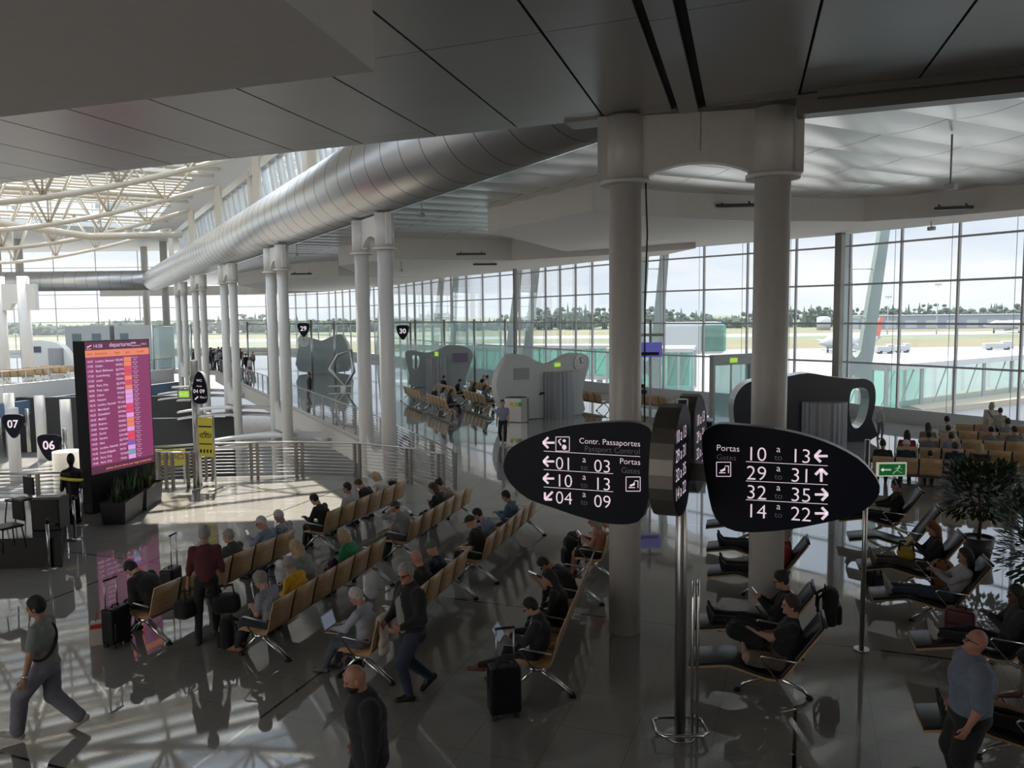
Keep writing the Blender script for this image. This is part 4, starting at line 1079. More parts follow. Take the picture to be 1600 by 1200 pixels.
def scr(m, x0, x1, z0, z1, mi, y=-.006): m.add([(x0, y, z0), (x1, y, z0), (x1, y, z1), (x0, y, z1)], [(0, 1, 2, 3)], mi)
SM = lambda x, z: Matrix(((1, 0, 0, x), (0, 0, 0, -.0095), (0, 1, 0, z), (0, 0, 0, 1)))
scr(m, .015, sw, sz0, sz1, 0); scr(m, .015, sw, sz1 - .22, sz1, 6, -.007); scr(m, .015, sw, sz1 - .40, sz1 - .22, 1, -.007); scr(m, .015, sw, sz0, sz0 + .2, 6, -.007)
m.build('screen', [MP, MO, MW, MRD, MPK, MVI, MHD], t)
m = MB(); text(m, '14:58', .13, SM(.25, sz1 - .16), 0); text(m, 'departures', .16, SM(BW * .36, sz1 - .15), 0); text(m, 'ANA', .075, SM(BW * .70, sz1 - .10), 0, bold=.02); text(m, 'AEROPORTOS', .05, SM(BW * .70, sz1 - .17), 0); text(m, 'VINCI', .07, SM(BW * .86, sz1 - .14), 0)
m.add([(.06, -.0095, sz1 - .13), (.20, -.0095, sz1 - .08), (.215, -.0095, sz1 - .105), (.09, -.0095, sz1 - .155)], [(0, 3, 2, 1)], 0); m.add([(.05, -.0095, sz1 - .19), (.20, -.0095, sz1 - .19), (.20, -.0095, sz1 - .178), (.05, -.0095, sz1 - .178)], [(0, 1, 2, 3)], 0)
for x, s in ((.06, 'time'), (.30, 'destination'), (.92, 'flight'), (1.28, 'gate'), (1.62, 'remarks')): text(m, s, .085, SM(x * BW / 2.1, sz1 - .34), 1)
fl = [('16:55', 'London, Stansted', 'FR2345', 3), ('17:05', 'Dublin', 'FR7873', 3), ('17:05', 'Basel, Mulhouse', 'EJU7701', 2), ('17:20', 'Luxembourg', 'EJU7783', 2), ('17:20', 'Leeds', 'FR2491', 3), ('18:00', 'Paris, Orly', 'EJU7703', 2), ('18:00', 'Praia, Lajes', 'FR8045', 3), ('18:05', 'Lisbon', 'TP1957', 4), ('18:05', 'Newark', 'TP213', 4), ('18:10', 'London, Gatwick', 'TP1324', 4), ('18:15', 'Marrakech', 'EJU7705', 2), ('18:25', 'Dusseldorf', 'EW9461', 2), ('18:30', 'Madrid', 'TP1012', 4), ('18:50', 'Bremen', 'FR3020', 3), ('19:00', 'Valencia', 'FR3766', 3), ('19:05', 'Zurich', 'LX2067', 4), ('19:20', 'Geneva', 'EZS1485', 2), ('19:25', 'Nice', 'EJU7743', 2), ('19:35', 'London, Gatwick', 'BA2657', 5), ('19:35', 'Ponta Delgada', 'S4176', 4), ('19:40', 'Paris, Orly', 'TO7659', 6), ('19:45', 'Paris, Orly', 'TP434', 4)]
zt = sz1 - .44; dz = (zt - sz0 - .22) / len(fl); gt = MB()
for i, (tm, de, fn, c) in enumerate(fl):
    z = zt - dz * (i + .75); text(m, tm, .082, SM(.05, z), 0, bold=.012); text(m, de, .082, SM(.30 * BW / 2.1, z), 0, bold=.012); text(m, fn, .078, SM(.93 * BW / 2.1, z), 0, bold=.012)
    g0 = 1.20 * BW / 2.1; scr(gt, g0, g0 + .24, zt - dz * (i + .96), zt - dz * (i + .02), c - 2, -.0085)
    text(m, 'Open gate', .045, SM(g0 + .27, z + .055), 0); text(m, tm, .05, SM(g0 + .30, z - .01), 0)
text(m, 'please do not leave your bags unattended', .088, SM(BW * .22, sz0 + .07), 2, bold=.01)
m.build('screen_text', [MW, mat('screen_brown', (.05, .02, .01), .4, emit=(.45, .12, .06), estr=.5), MO], t)
gt.build('gate_status', [MRD, MO, MPK, MVI, MTE], t)
# ---- planters before the board
def leafy(m, c, n, hgt, spread, mi=0, w=.03, rr=rnd):
    for _ in range(n):
        a = rr.uniform(0, 6.28); r = rr.uniform(.1, 1) * spread; hh = hgt * rr.uniform(.55, 1.05); wd = w * rr.uniform(.7, 1.3)
        p0 = Vector(c) + Vector((rr.uniform(-.1, .1), rr.uniform(-.1, .1), 0)); p1 = p0 + Vector((math.cos(a) * r * .4, math.sin(a) * r * .4, hh * .6)); p2 = p0 + Vector((math.cos(a) * r, math.sin(a) * r, hh))
        s = Vector((-math.sin(a), math.cos(a), 0)) * wd
        m.add([p0 - s * .5, p0 + s * .5, p1 + s, p1 - s, p2], [(0, 1, 2, 3), (3, 2, 4)], mi)
M_LEAF = mat('dark_leaf', (.022, .05, .016), .6, noise=.4, nscale=3); M_LEAF2 = mat('yellow_leaf', (.30, .30, .08), .5, noise=.3); M_SOIL = mat('soil', (.05, .035, .025), .95); M_PLANTER = mat('planter_gray', (.055, .055, .06), .45)
pa, pb_ = xy(at(222, 806)), xy(at(256, 781)); pd = (pb_ - pa).normalized(); pn = Vector((-pd.y, pd.x, 0))
pc = [(xy(at(222, 806)) - pn * -.05 + pd * .0 + Vector((-.30, -.25, 0)), 'left black trough planter with spiky plants under the departures screen'), (xy(at(222, 806)) + pd * 1.42 + Vector((-.30, -.25, 0)), 'right black trough planter with yellow-edged plants under the departures screen')]
for i, (c, lab) in enumerate(pc):
    t = thing('planter', lab, 'planter', c, math.atan2(pd.y, pd.x))
    m = MB(); w, l = .25, .62; m.add([(-l, -w, 0), (l, -w, 0), (l, w, 0), (-l, w, 0), (-l - .05, -w - .05, .55), (l + .05, -w - .05, .55), (l + .05, w + .05, .55), (-l - .05, w + .05, .55)], [(0, 3, 2, 1), (0, 1, 5, 4), (1, 2, 6, 5), (2, 3, 7, 6), (3, 0, 4, 7)]); m.build('trough', M_PLANTER, t)
    MB().box((0, 0, .46), (1.25, .52, .06)).build('soil', M_SOIL, t)
    m = MB(); 
    for k in range(7): leafy(m, (-.5 + k * .17, 0, .46), 14, .42 if k % 3 else .72, .24, 1 if (i and k > 3) and k % 2 else 0, .022)
    m.build('foliage', [M_LEAF, M_LEAF2], t)
# ---- railings
def railing(name, label, pts, h=1.08, nb=9, spacing=1.8, wide=.0, double=True, group=None):
    t = thing(name, label, 'railing', pts[0], 0, group); o = pts[0]; P = [p - o for p in pts]
    MB().tube([(p.x, p.y, h) for p in P], .03, 8).build('handrail', M_STEEL, t)
    for k in range(nb):
        z = .14 + (h - .24) * k / (nb - 1); MB().tube([(p.x, p.y, z) for p in P], .011, 5).build('rail_bar', M_STEEL, t)
    tot = 0
    for a, b in zip(P[:-1], P[1:]):
        l = (b - a).length; n = max(1, round(l / spacing)); d = (b - a) / l; u = d.cross(Vector((0, 0, 1)))
        for i in range(n + (b is P[-1])):
            p = a + d * (l * i / n)
            m = MB()
            if wide: m.add([p - d * wide * .55, p + d * wide * .55, p + d * wide + Vector((0, 0, h - .03)), p - d * wide + Vector((0, 0, h - .03)), p - d * wide * .55 + u * .03, p + d * wide * .55 + u * .03, p + d * wide + u * .03 + Vector((0, 0, h - .03)), p - d * wide + u * .03 + Vector((0, 0, h - .03))], [(0, 1, 2, 3), (7, 6, 5, 4), (0, 4, 5, 1), (1, 5, 6, 2), (2, 6, 7, 3), (3, 7, 4, 0)])
            else:
                for s in ((-.10, .10) if double else (0,)): m.box(p + d * s + Vector((0, 0, h / 2)), (.075, .09, h), rz=math.atan2(d.y, d.x))
            m.build('rail_post', mat('rail_post_steel', (.26, .24, .22), .4, .5), t)
    return t
ins = lambda pts, v: [p + v for p in pts]
railing('railing', 'curved steel railing with horizontal bars around the void, behind the benches', ins(RAILP[4:], Vector((0, -.12, 0))))
railing('railing', 'steel railing with horizontal bars at the left edge behind the stage', ins(RAILP[0:3], Vector((0, -.12, 0))))
railing('railing', 'long steel railing with flared posts beside the hall walkway', ins([RAILP[-1] + Vector((.15, .2, 0))] + corr, Vector((.2, 0.1, 0))), spacing=2.0, wide=.2)
g = [xy(at(240, 752)) + Vector((.45, -.75, 0)), xy(at(266, 762)), xy(at(300, 762))]
railing('railing', 'short steel rail at the escalator head beside the yellow signs', g, h=1.05, nb=8)
bt = thing('balcony_rail', 'glass balcony rail along the far white gallery', 'railing', balc[0]); P = [p - balc[0] + Vector((.15, -.15, 0)) for p in balc]
MB().tube([(p.x, p.y, 1.1) for p in P], .035, 8).build('handrail', M_STEEL, bt)
gm = MB()
for a, b in zip(P[:-1], P[1:]): gm.add([(a.x, a.y, .08), (b.x, b.y, .08), (b.x, b.y, 1.06), (a.x, a.y, 1.06)], [(0, 1, 2, 3)])
gm.build('glass_panel', M_GLASS, bt)
for a, b in zip(P[:-1], P[1:]):
    l = (b - a).length; n = round(l / 2.2)
    for i in range(n): p = a.lerp(b, i / n); MB().box((p.x, p.y, .55), (.06, .06, 1.1)).build('rail_post', M_STEEL, bt)
# ---- hall things placed by their foot on the floor
def frame_from(p0, p1):
    d = (p1 - p0); l = d.length; d.normalize(); n = d.cross(Vector((0, 0, 1)))
    M = Matrix(((d.x, 0, n.x, 0), (d.y, 0, n.y, 0), (0, 1, 0, 0), (0, 0, 0, 1)))
    return d, n, M
def desk_wall(label, base0, base1, outline, th, mface, mrim, hole=None, cyl=None, clock=None, back=1):
    p0, p1 = xy(at(*base0)), xy(at(*base1)); d, n, M = frame_from(p0, p1)
    t = thing('desk_wall', label, 'partition', p0)
    def loc(px, py): q = onplane(px, py, p0, n); return ((q - p0).dot(d), max(q.z, 0.0))
    poly = smooth_poly([loc(*p) for p in outline], 3); poly = [(a, max(z, 0)) for a, z in poly]
    if hole:
        hp = smooth_poly([loc(*p) for p in hole], 3)
        i = min(range(len(poly)), key=lambda k: (poly[k][0] - hp[0][0]) ** 2 + (poly[k][1] - hp[0][1]) ** 2)
        ar = lambda q: sum(q[k][0] * q[(k + 1) % len(q)][1] - q[(k + 1) % len(q)][0] * q[k][1] for k in range(len(q)))
        if ar(hp) * ar(poly) > 0: hp = hp[::-1]; hp = hp[-1:] + hp[:-1]
        P3 = [[Vector((a, z, 0)) for a, z in poly], [Vector((a, z, 0)) for a, z in hp]]
        tri = tessellate_polygon(P3); allp = poly + hp; m = MB()
        for z in (0, -th): m.add([(a, b, z) for a, b in allp], [tuple(x) for x in tri], 1, False, M)
        for lp in (poly, hp):
            k = len(lp); m.add([(a, b, 0) for a, b in lp] + [(a, b, -th) for a, b in lp], [(j, (j + 1) % k, k + (j + 1) % k, k + j) for j in range(k)], 0, False, M)
    else: m = MB().prism(poly, -th, 0, 0, M, mtop=1, mbot=1)
    m.build('wall_panel', [mrim, mface], t)
    if cyl:
        cx, y0, y1, wpx = cyl; a, z1 = loc(cx, y0); r = abs(loc(cx + wpx / 2, y0)[0] - a); m = MB(); vs = []; nn = 48
        for z in (0.0, z1):
            for j in range(nn): an = 2 * math.pi * j / nn; r2 = r * (1 if j % 2 else .955); c = d * (a + r2 * math.cos(an)) + n * (r2 * math.sin(an) * .8 + .05); vs.append((c.x, c.y, z))
        m.add(vs, [(j, (j + 1) % nn, nn + (j + 1) % nn, nn + j) for j in range(nn)] + [tuple(range(nn, 2 * nn))], 0); m.build('fluted_drum', M_FLUTE, t)
    if clock:
        a, z = loc(*clock[:2]); r = clock[2]; m = MB(); m.cyl((a, z, 0), (a, z, .05), r, n=32); cb = m
        o = MB(); o.add(cb.v, cb.f, 0, False, M); o.build('clock_case', M_STEEL, t); o = MB()
        o.add(MB().cyl((a, z, .05), (a, z, .055), r * .9, n=32).v, MB().cyl((a, z, .05), (a, z, .055), r * .9, n=32).f, 0, False, M)
        for k in range(12):
            an = k * math.pi / 6; o.box((a + math.sin(an) * r * .75, z + math.cos(an) * r * .75, .057), (.03, .05, .004), 1, M)
        o.bar(M @ Vector((a, z, .06)), M @ Vector((a - r * .05, z + r * .68, .06)), .02, .05, 1, up=n); o.bar(M @ Vector((a, z, .062)), M @ Vector((a + r * .5, z + r * .03, .062)), .02, .06, 1, up=n)
        o.build('clock_face', [mat('clock_white', (.75, .75, .73), .4), M_BLACK], t)
    return t, loc, M
z7 = lambda x, y: (560 + x / 4, 480 + y / 4); z8 = lambda x, y: (260 + x / 4, 460 + y / 4)
tw, locw, Mw = desk_wall('pale grey wavy desk wall with a round white clock and fluted drum', (832, 655), (909, 648), [z7(*p) for p in ((885, 600), (862, 510), (866, 450), (885, 390), (925, 325), (965, 293), (1010, 295), (1060, 310), (1110, 335), (1160, 352), (1200, 352), (1250, 330), (1300, 300), (1350, 287), (1405, 291), (1438, 315), (1440, 360), (1425, 420), (1410, 480), (1400, 560), (1395, 670), (1090, 696), (960, 700))], .45, M_PALE, M_WHITE, cyl=(871, 580, 653, 44), clock=(906, 567, .38))
a, z = locw(815, 584); MB().box((a, z, .01), (.85, .55, .03), 0, Mw).build('recessed_display', mat('dim_screen', (.35, .36, .36), .3), tw); a, z = locw(870, 570); MB().box((a, z, .05), (.32, .17, .06), 0, Mw).build('exit_lamp', mat('exit_lamp', (.4, .6, .05), .4, emit=(.45, .8, .08), estr=.6), tw)
tk, lock, Mk = desk_wall('sage grey wavy desk wall with flight monitor, beyond the benches', (640, 606), (727, 604), [z7(*p) for p in ((345, 500), (318, 420), (298, 340), (293, 285), (325, 270), (370, 276), (430, 285), (490, 270), (540, 246), (590, 238), (650, 243), (700, 265), (717, 298), (705, 345), (685, 400), (668, 450), (650, 505))], .6, M_KIOSK, M_PALE, hole=[z7(*p) for p in ((335, 305), (375, 305), (383, 345), (370, 385), (345, 385), (330, 345))], cyl=(681, 559, 604, 33))
a, z = lock(719, 558.5); MB().box((a, z, .06), (1.05, .62, .08), 0, Mk).build('monitor', mat('dark_monitor', (.03, .03, .04), .2, emit=(.06, .05, .08), estr=.6), tk); a, z = lock(682, 553); MB().box((a, z, .04), (.25, .3, .05), 0, Mk).build('exit_lamp', MATS['exit_lamp'], tk)
td, locd, Md = desk_wall('dark navy wavy desk wall with an oblong opening, behind the right gate sign', (1165, 692), (1362, 690), [(1162, 690), (1150, 668), (1146, 640), (1150, 618), (1165, 600), (1190, 592), (1225, 589), (1262, 583), (1295, 588), (1330, 592), (1352, 592), (1366, 602), (1368, 628), (1362, 655), (1356, 690)], .75, M_NAVY, M_STEEL, hole=[(1330, 612), (1340, 606), (1354, 608), (1358, 625), (1352, 655), (1340, 669), (1331, 664), (1327, 640)], cyl=(1287, 627, 694, 70))
tf, locf, Mf = desk_wall('sage green wavy desk wall with a small clock in the far hall', (462, 583), (545, 583), [z8(*p) for p in ((830, 480), (825, 330), (822, 285), (850, 262), (900, 275), (960, 290), (1005, 275), (1050, 255), (1090, 250), (1118, 290), (1135, 335), (1130, 480))], .6, M_KIOSK, M_PALE, clock=z8(858, 288) + (.55,))
te, loce, Me = desk_wall('pale wavy desk wall on the far balcony with a grey shutter', (56, 577), (112, 577), [(60, 577), (48, 560), (36, 548), (38, 537), (55, 532), (75, 533), (92, 538), (105, 552), (113, 577)], .8, M_PALE, M_WHITE, cyl=(88, 544, 576, 22))
a, z = loce(58, 546); MB().box((a, z, .03), (.9, .6, .05), 0, Me).build('monitor', MATS['dark_monitor'], te)
# far pier rooms
t = thing('security_booth', 'left grey concrete-coloured booth on the far gallery with dark windows', 'booth', xy(atd(153, 560, 92))); MB().box((0, 0, 2.1), (5.0, 4, 4.3)).build('booth_wall', M_GRAY, t)
for x in (-1.2, 1.0): MB().box((x, -2.02, 2.6), (1.0, .06, 1.6)).build('window', mat('booth_window', (.12, .17, .18), .15), t)
t = thing('security_booth', 'right grey concrete-coloured booth on the far gallery beside the columns', 'booth', xy(atd(228, 560, 92))); MB().box((0, 0, 2.1), (5.0, 4, 4.3)).build('booth_wall', M_GRAY, t)
MB().box((-1.4, -2.02, 2.6), (.9, .06, 1.6)).build('window', MATS['booth_window'], t)
# frosted glass partition screens with steel posts
def glass_screen(label, pts, h, m=M_FROST, n=None, group=None):
    t = thing('glass_screen', label, 'glass partition', pts[0], 0, group); P = [p - pts[0] for p in pts]; g = MB()
    for a, b in zip(P[:-1], P[1:]): g.add([(a.x, a.y, .1), (b.x, b.y, .1), (b.x, b.y, h), (a.x, a.y, h)], [(0, 1, 2, 3)])
    g.build('glass_panel', m, t); MB().tube([(p.x, p.y, h) for p in P], .05, 6).build('top_rail', M_STEEL, t)
    for a, b in zip(P[:-1], P[1:]):
        k = max(1, round((b - a).length / 2.6))
        for i in range(k + 1): p = a.lerp(b, i / k); MB().cyl((p.x, p.y, 0), (p.x, p.y, h + .2), .09, n=10).build('post', M_STEEL, t)
    return t
glass_screen('tall pale green glass screen behind the wavy desk walls', [xy(atd(606, 560, 62)), xy(atd(790, 560, 58))], 4.5)
glass_screen('tall clear glass screen with steel posts in the far hall', [xy(atd(388, 560, 74)), xy(atd(560, 560, 68))], 4.4, M_GLASS)
glass_screen('tall greenish glass screen on the far gallery beside the booths', [xy(atd(240, 560, 80)), xy(atd(300, 560, 80))], 4.2)
# gate number shields on poles
def shield(label, px, y, z, num, w=1.0, pole=True):
    p = xy(atd(px, 500, y)); t = thing('gate_number_sign', label, 'sign', p); out_ = smooth_poly([(-.5 * w, .45 * w), (0, .55 * w), (.5 * w, .45 * w), (.42 * w, -.1 * w), (.12 * w, -.6 * w), (-.12 * w, -.6 * w), (-.42 * w, -.1 * w)], 3)
    Mx = Matrix.Translation((0, 0, z)) @ Matrix.Rotation(math.pi / 2, 4, 'X'); MB().prism(out_, -.06, .06, 0, Mx).build('shield', M_SIGN, t)
    m = MB(); text(m, num, .55 * w, Mx @ Matrix.Translation((0, -.12 * w, .065)), 0, 'CENTER', .02); m.build('number', M_LETTER, t)
    if pole: MB().cyl((.62 * w, .1, -.0 if z > 0 else -5.3), (.62 * w, .1, z + .8 * w), .09 * max(w, .6), n=10).build('pole', M_STEEL, t); MB().bar((0, .08, z), (.62 * w, .1, z), .06, .08).build('arm', M_STEEL, t)
shield('dark shield sign with gate number 30 on a pole past the double column', 629, 56, 3.9, '30', .85)
shield('dark shield sign with gate number 29 in the far hall', 474, 66, 4.0, '29', .95)
shield('dark shield sign with number 06 on the lower level', 66, 27, .7, '06', .75)
shield('dark shield sign with number 07 on the lower level at the left edge', 11, 30, 1.05, '07', .75)
# hanging TV, desk, door, bin
p = xy(atd(1016, 600, 30)); t = thing('television', 'blue television screen on a slim steel stand before the windows', 'television', p)
MB().cyl((0, 0, 0), (0, 0, 4.75), .05, n=12).build('pole', M_MULL, t); MB().bar((-.95, 0, 4.2), (.5, 0, 4.2), .09, .1).build('crossbar', M_MULL, t); MB().box((-.1, -.08, 3.65), (1.05, .08, .55)).build('screen', mat('tv_screen', (.05, .05, .12), .2, emit=(.10, .10, .38), estr=.7), t)
m = MB(); m.box((-.15, -.125, 3.5), (.9, .006, .12)); m.build('caption_bar', mat('tv_dark', (.02, .02, .05), .3), t); MB().cyl((0, 0, 0), (0, 0, .03), .3, n=20).build('base_plate', M_STEEL, t)
p = xy(atd(1078, 640, 29)); t = thing('gate_desk', 'black gate desk with two counters before the glass', 'desk', p, -.2)
MB().box((0, 0, .55), (1.55, .7, 1.1)).build('desk_body', M_BLACK, t, bevel=.02); MB().box((0, -.05, 1.13), (1.65, .85, .05)).build('worktop', M_GRAY, t, bevel=.01)
for x in (-.5, .4): MB().box((x, .1, 1.24), (.4, .25, .16)).build('monitor', M_BLACK, t)
MB().box((.1, .45, 1.35), (1.0, .04, .7)).build('back_screen', M_PALE, t)
p = xy(atd(1142, 620, 38.5)); t = thing('boarding_door', 'glass boarding door in a grey frame with a lit green exit lamp above', 'door', p, .5)
m = MB(); m.box((-1.2, 0, 1.5), (.14, .25, 3)); m.box((1.2, 0, 1.5), (.14, .25, 3)); m.box((0, 0, 2.75), (2.4, .25, .5)); m.box((2.1, 0, 1.5), (.14, .25, 3)); m.box((1.65, 0, 2.95), (.9, .2, .1)); m.build('door_frame', M_GRAY, t); MB().box((0, 0, 1.25), (2.26, .04, 2.5)).build('door_glass', M_FROST, t); MB().box((0, 0, 1.25), (.07, .08, 2.5)).build('meeting_stile', M_STEEL, t); MB().box((0, -.15, 2.72), (.45, .06, .22)).build('exit_lamp', MATS['exit_lamp'], t)
p = xy(at(808, 659)); t = thing('recycling_bin', 'brushed steel recycling bin with coloured stickers beside the wavy wall', 'bin', p, -.2)
m = MB(); m.prism([(-.55, -.25), (.25, -.3), (.5, -.15), (.55, .1), (.4, .3), (-.55, .3)], 0, 1.15); m.build('bin_body', M_STEEL, t, bevel=.03); MB().prism([(-.5, -.2), (.25, -.25), (.45, 0), (.4, .25), (-.5, .25)], 1.15, 1.17).build('lid', M_BLACK, t)
for x, c in ((-.2, M_YEL), (.05, M_YEL), (.22, M_GREEN)): MB().box((x, -.3, .85), (.16, .01, .2)).build('sticker', c, t)
p = xy(at(835, 652)); t = thing('checkin_stand', 'tilted steel and black counter flap beside the clock wall', 'counter', p, -.3); m = MB(); m.bar((0, 0, .9), (.6, -.25, 1.25), .5, .06); m.build('flap', M_BLACK, t); MB().tube([(.15, -.05, 0), (.25, -.1, 1.0)], .04, 8).build('stem', M_CHROME, t); MB().cyl((.15, -.05, 0), (.15, -.05, .02), .28, n=20).build('base_plate', M_CHROME, t)
p = xy(atd(536, 590, 55)); t = thing('steel_sculpture', 'diamond-shaped steel counter frame in the far hall', 'counter', p); MB().tube([(-.9, 0, 1.4), (-.3, 0, 2.4), (.6, 0, 2.7), (.75, 0, 1.2), (.1, 0, .2)], .13, 8, closed=True).build('frame', M_STEEL, t); MB().box((-.2, 0, .25), (1.6, .5, .06)).build('shelf', M_STEEL, t); MB().box((.0, 0, .11), (.3, .3, .22)).build('foot', M_STEEL, t)
# direction post by the escalator and the yellow notice stand
p = xy(at(311, 757)); t = thing('direction_sign', 'steel post with a dark 04-09 gate wing and a green exit lamp by the escalator', 'sign', p); MB().cyl((0, 0, 0), (0, 0, 3.75), .11, n=20).build('post', M_STEEL, t); MB().cyl((0, 0, 2.85), (0, 0, 3.3), .15, n=20).build('collar', M_STEEL, t)
Mx = Matrix.Translation((.26, -.2, 2.95)) @ Matrix.Rotation(-.15, 4, 'Z') @ Matrix.Rotation(math.pi / 2, 4, 'X') @ Matrix.Scale(.62, 4); wg = MB().prism(smooth_poly([(-.38, -.55), (-.36, .1), (-.2, .6), (0, .78), (.2, .6), (.36, .1), (.38, -.55), (.2, -.75), (-.2, -.75)], 3), -.14, .10, 0, Mx, mtop=1, mbot=1).build('sign_wing', [M_PALE, M_SIGN], t)
for nm_, s_, z_, q_ in (('gate_numbers', '04 09', .26, (-.34, -.25, .102)), ('floor_label', 'Piso 1', .14, (0, -.5, .102)), ('facility_label', 'WC', .16, (-.15, .3, .102))):
    m = MB(); text(m, s_, z_, Mx @ Matrix.Translation(q_), 0); m.build(nm_, M_LETTER, wg)
m = MB(); text(m, 'Portas', .10, Mx @ Matrix.Translation((-.15, .05, .102)), 0); m.bar(Mx @ Vector((-.1, -.42, .105)), Mx @ Vector((-.26, -.56, .105)), .02, .03); m.build('lettering', M_LETTER, t)
m = MB(); m.box((-.30, -.02, 2.75), (.40, .1, .28)); m.box((-.34, -.02, 2.96), (.6, .2, .05), 1); m.box((-.30, -.02, 2.56), (.42, .2, .04), 1); m.build('lamp_box', [M_GRAY, M_STEEL], t); m = MB(); exit_face(m, -.30, 2.75, .30, .19, -.075); m.build('exit_lamp', [MATS['exit_lamp'], M_EXITW], t)
p = xy(at(325, 765)); t = thing('notice_stand', 'yellow notice board in a steel floor stand by the escalator', 'sign', p, -.25)
m = MB(); 
for x in (-.27, .27): m.tube([(x, 0, 0), (x, 0, 2.2)], .025, 8)
m.tube([(-.27, 0, 2.2), (.27, 0, 2.25)], .025, 8); m.tube([(-.27, -.35, .03), (-.27, .35, .03)], .025, 8); m.tube([(.27, -.35, .03), (.27, .35, .03)], .025, 8); m.build('stand_frame', M_STEEL, t); MB().box((0, 0, 1.55), (.48, .03, 1.15)).build('board', M_YEL, t)
m = MB(); Mx = Matrix.Translation((0, -.018, 0)) @ Matrix.Rotation(math.pi / 2, 4, 'X'); m.box((0, -.018, 1.86), (.42, .004, .04)); m.box((0, -.018, 1.35), (.42, .004, .03)); m.tube([(-.12, -.02, 1.58), (0, -.02, 1.72), (.12, -.02, 1.58)], .012, 5); m.tube([(.1 * math.cos(a) - .08, -.02, 1.6 + .06 * math.sin(a)) for a in np.linspace(0, 6.2, 9)], .01, 5); m.tube([(.1 * math.cos(a) + .1, -.02, 1.6 + .06 * math.sin(a)) for a in np.linspace(0, 6.2, 9)], .01, 5)
for k in range(4): m.box((-.165 + k * .11, -.018, 1.14), (.05, .004, .10))
m.build('pictogram', M_BLACK, t)
p = xy(at(272, 748)); t = thing('warning_banner', 'low yellow warning banner on the escalator rail', 'sign', p + Vector((0, -.25, 0)), -.05); MB().box((0, 0, .72), (1.0, .03, .5)).build('banner', M_YEL, t); m = MB()
for k in range(4): m.tube([(.09 * math.cos(a) - .36 + k * .24, -.02, .74 + .09 * math.sin(a)) for a in np.linspace(0, 6.2, 12)], .014, 5)
m.build('pictogram', mat('warn_red', (.5, .08, .04), .5), t); MB().box((-.45, 0, .25), (.05, .05, .5)).build('leg', M_STEEL, t); MB().box((.45, 0, .25), (.05, .05, .5)).build('leg', M_STEEL, t)
# stage, queue posts, mannequin
sc_ = xy(at(0, 905)); q = [xy(at(98, 886)), xy(at(98, 886)) + Vector((-8, -.6, 0)), xy(at(98, 886)) + Vector((-8.3, 2.9, 0)), xy(at(104, 824))]
t = thing('stage', 'low black stage platform at the left edge', 'stage', q[0]); MB().prism([(p.x - q[0].x, p.y - q[0].y) for p in q], 0, .62, 0, mtop=1).build('platform', [M_BLACK, mat('stage_top', (.05, .05, .055), .12)], t)
c = q[0] + Vector((-.62, .75, .62)); t = thing('amplifier_case', 'black equipment case at the corner of the stage', 'case', c, .1); MB().box((0, 0, .33), (.56, .5, .66)).build('case', M_BLACK, t, bevel=.02); MB().bar((-.25, .0, .67), (.25, 0, .67), .3, .02).build('lid_panel', M_PLANTER, t)
def stanchion(lab, px, py, nxt=None):
    p = xy(at(px, py)); t = thing('queue_post', lab, 'queue post', p); MB().lathe([(.17, 0), (.17, .015), (.05, .04)], n=24).build('base_plate', M_STEEL, t); MB().cyl((0, 0, .03), (0, 0, 1.0), .032, n=16).build('post', M_STEEL, t); MB().cyl((0, 0, .92), (0, 0, 1.02), .038, n=16).build('cap', M_BLACK, t); return p
s1 = stanchion('nearest steel queue post by the stage corner', 78, 888); s2_ = stanchion('middle steel queue post left of the departures board', 118, 843); s3 = stanchion('farthest steel queue post by the left railing', 130, 821)
for a, b, l in ((s1, s2_, 'dark belt between the two nearer queue posts'), (s2_, s3, 'dark belt between the two farther queue posts')):
    pts = [a.lerp(b, f) + Vector((0, 0, .95 - .25 * math.sin(math.pi * f) * (1 if l.startswith('dark belt between the two nearer') else .3))) for f in np.linspace(.02, .98, 9)]; m = MB(); m.sheet([(p_, p_ - Vector((0, 0, .05))) for p_ in pts], .004, (1, 0, 0)); tag(m.build('queue_belt', M_RUBBER), l, 'belt')
p = xy(at(104, 822)) + Vector((0, .35, 0)); t = thing('mannequin', 'black bald mannequin with a yellow sash beside the left railing', 'mannequin', p, math.radians(200)); s = SDF(.05)
s.ell((0, 0, 1.76), (.13, .14, .17)); s.limb((0, 0, 1.5), (0, 0, 1.62), .07, .06); s.limb((-.24, 0, 1.36), (.24, 0, 1.36), .12, .12); s.limb((0, 0, 1.0), (0, 0, 1.35), .15, .19, (1, 0, 0), 1.35); s.limb((0, 0, .1), (0, 0, 1.0), .17, .16, (1, 0, 0), 1.3); s.limb((-.27, 0, 1.33), (-.33, .05, .95), .085, .07); s.limb((.27, 0, 1.33), (.33, .05, .95), .085, .07)
t.scale = (.68, .75, .90)
v, f = s.mesh(.02); sdf_obj([(v, f, 0)], 'figure', M_BLACK, t); m = MB(); m.tube([(.34 * math.cos(a), .19 * math.sin(a), 1.22 + .05 * math.cos(a)) for a in np.linspace(0, 6.28, 25)[:-1]], .045, 6, closed=True); m.build('sash', M_YEL, t); MB().cyl((0, 0, 0), (0, 0, .12), .25, n=20).build('stand', M_BLACK, t)
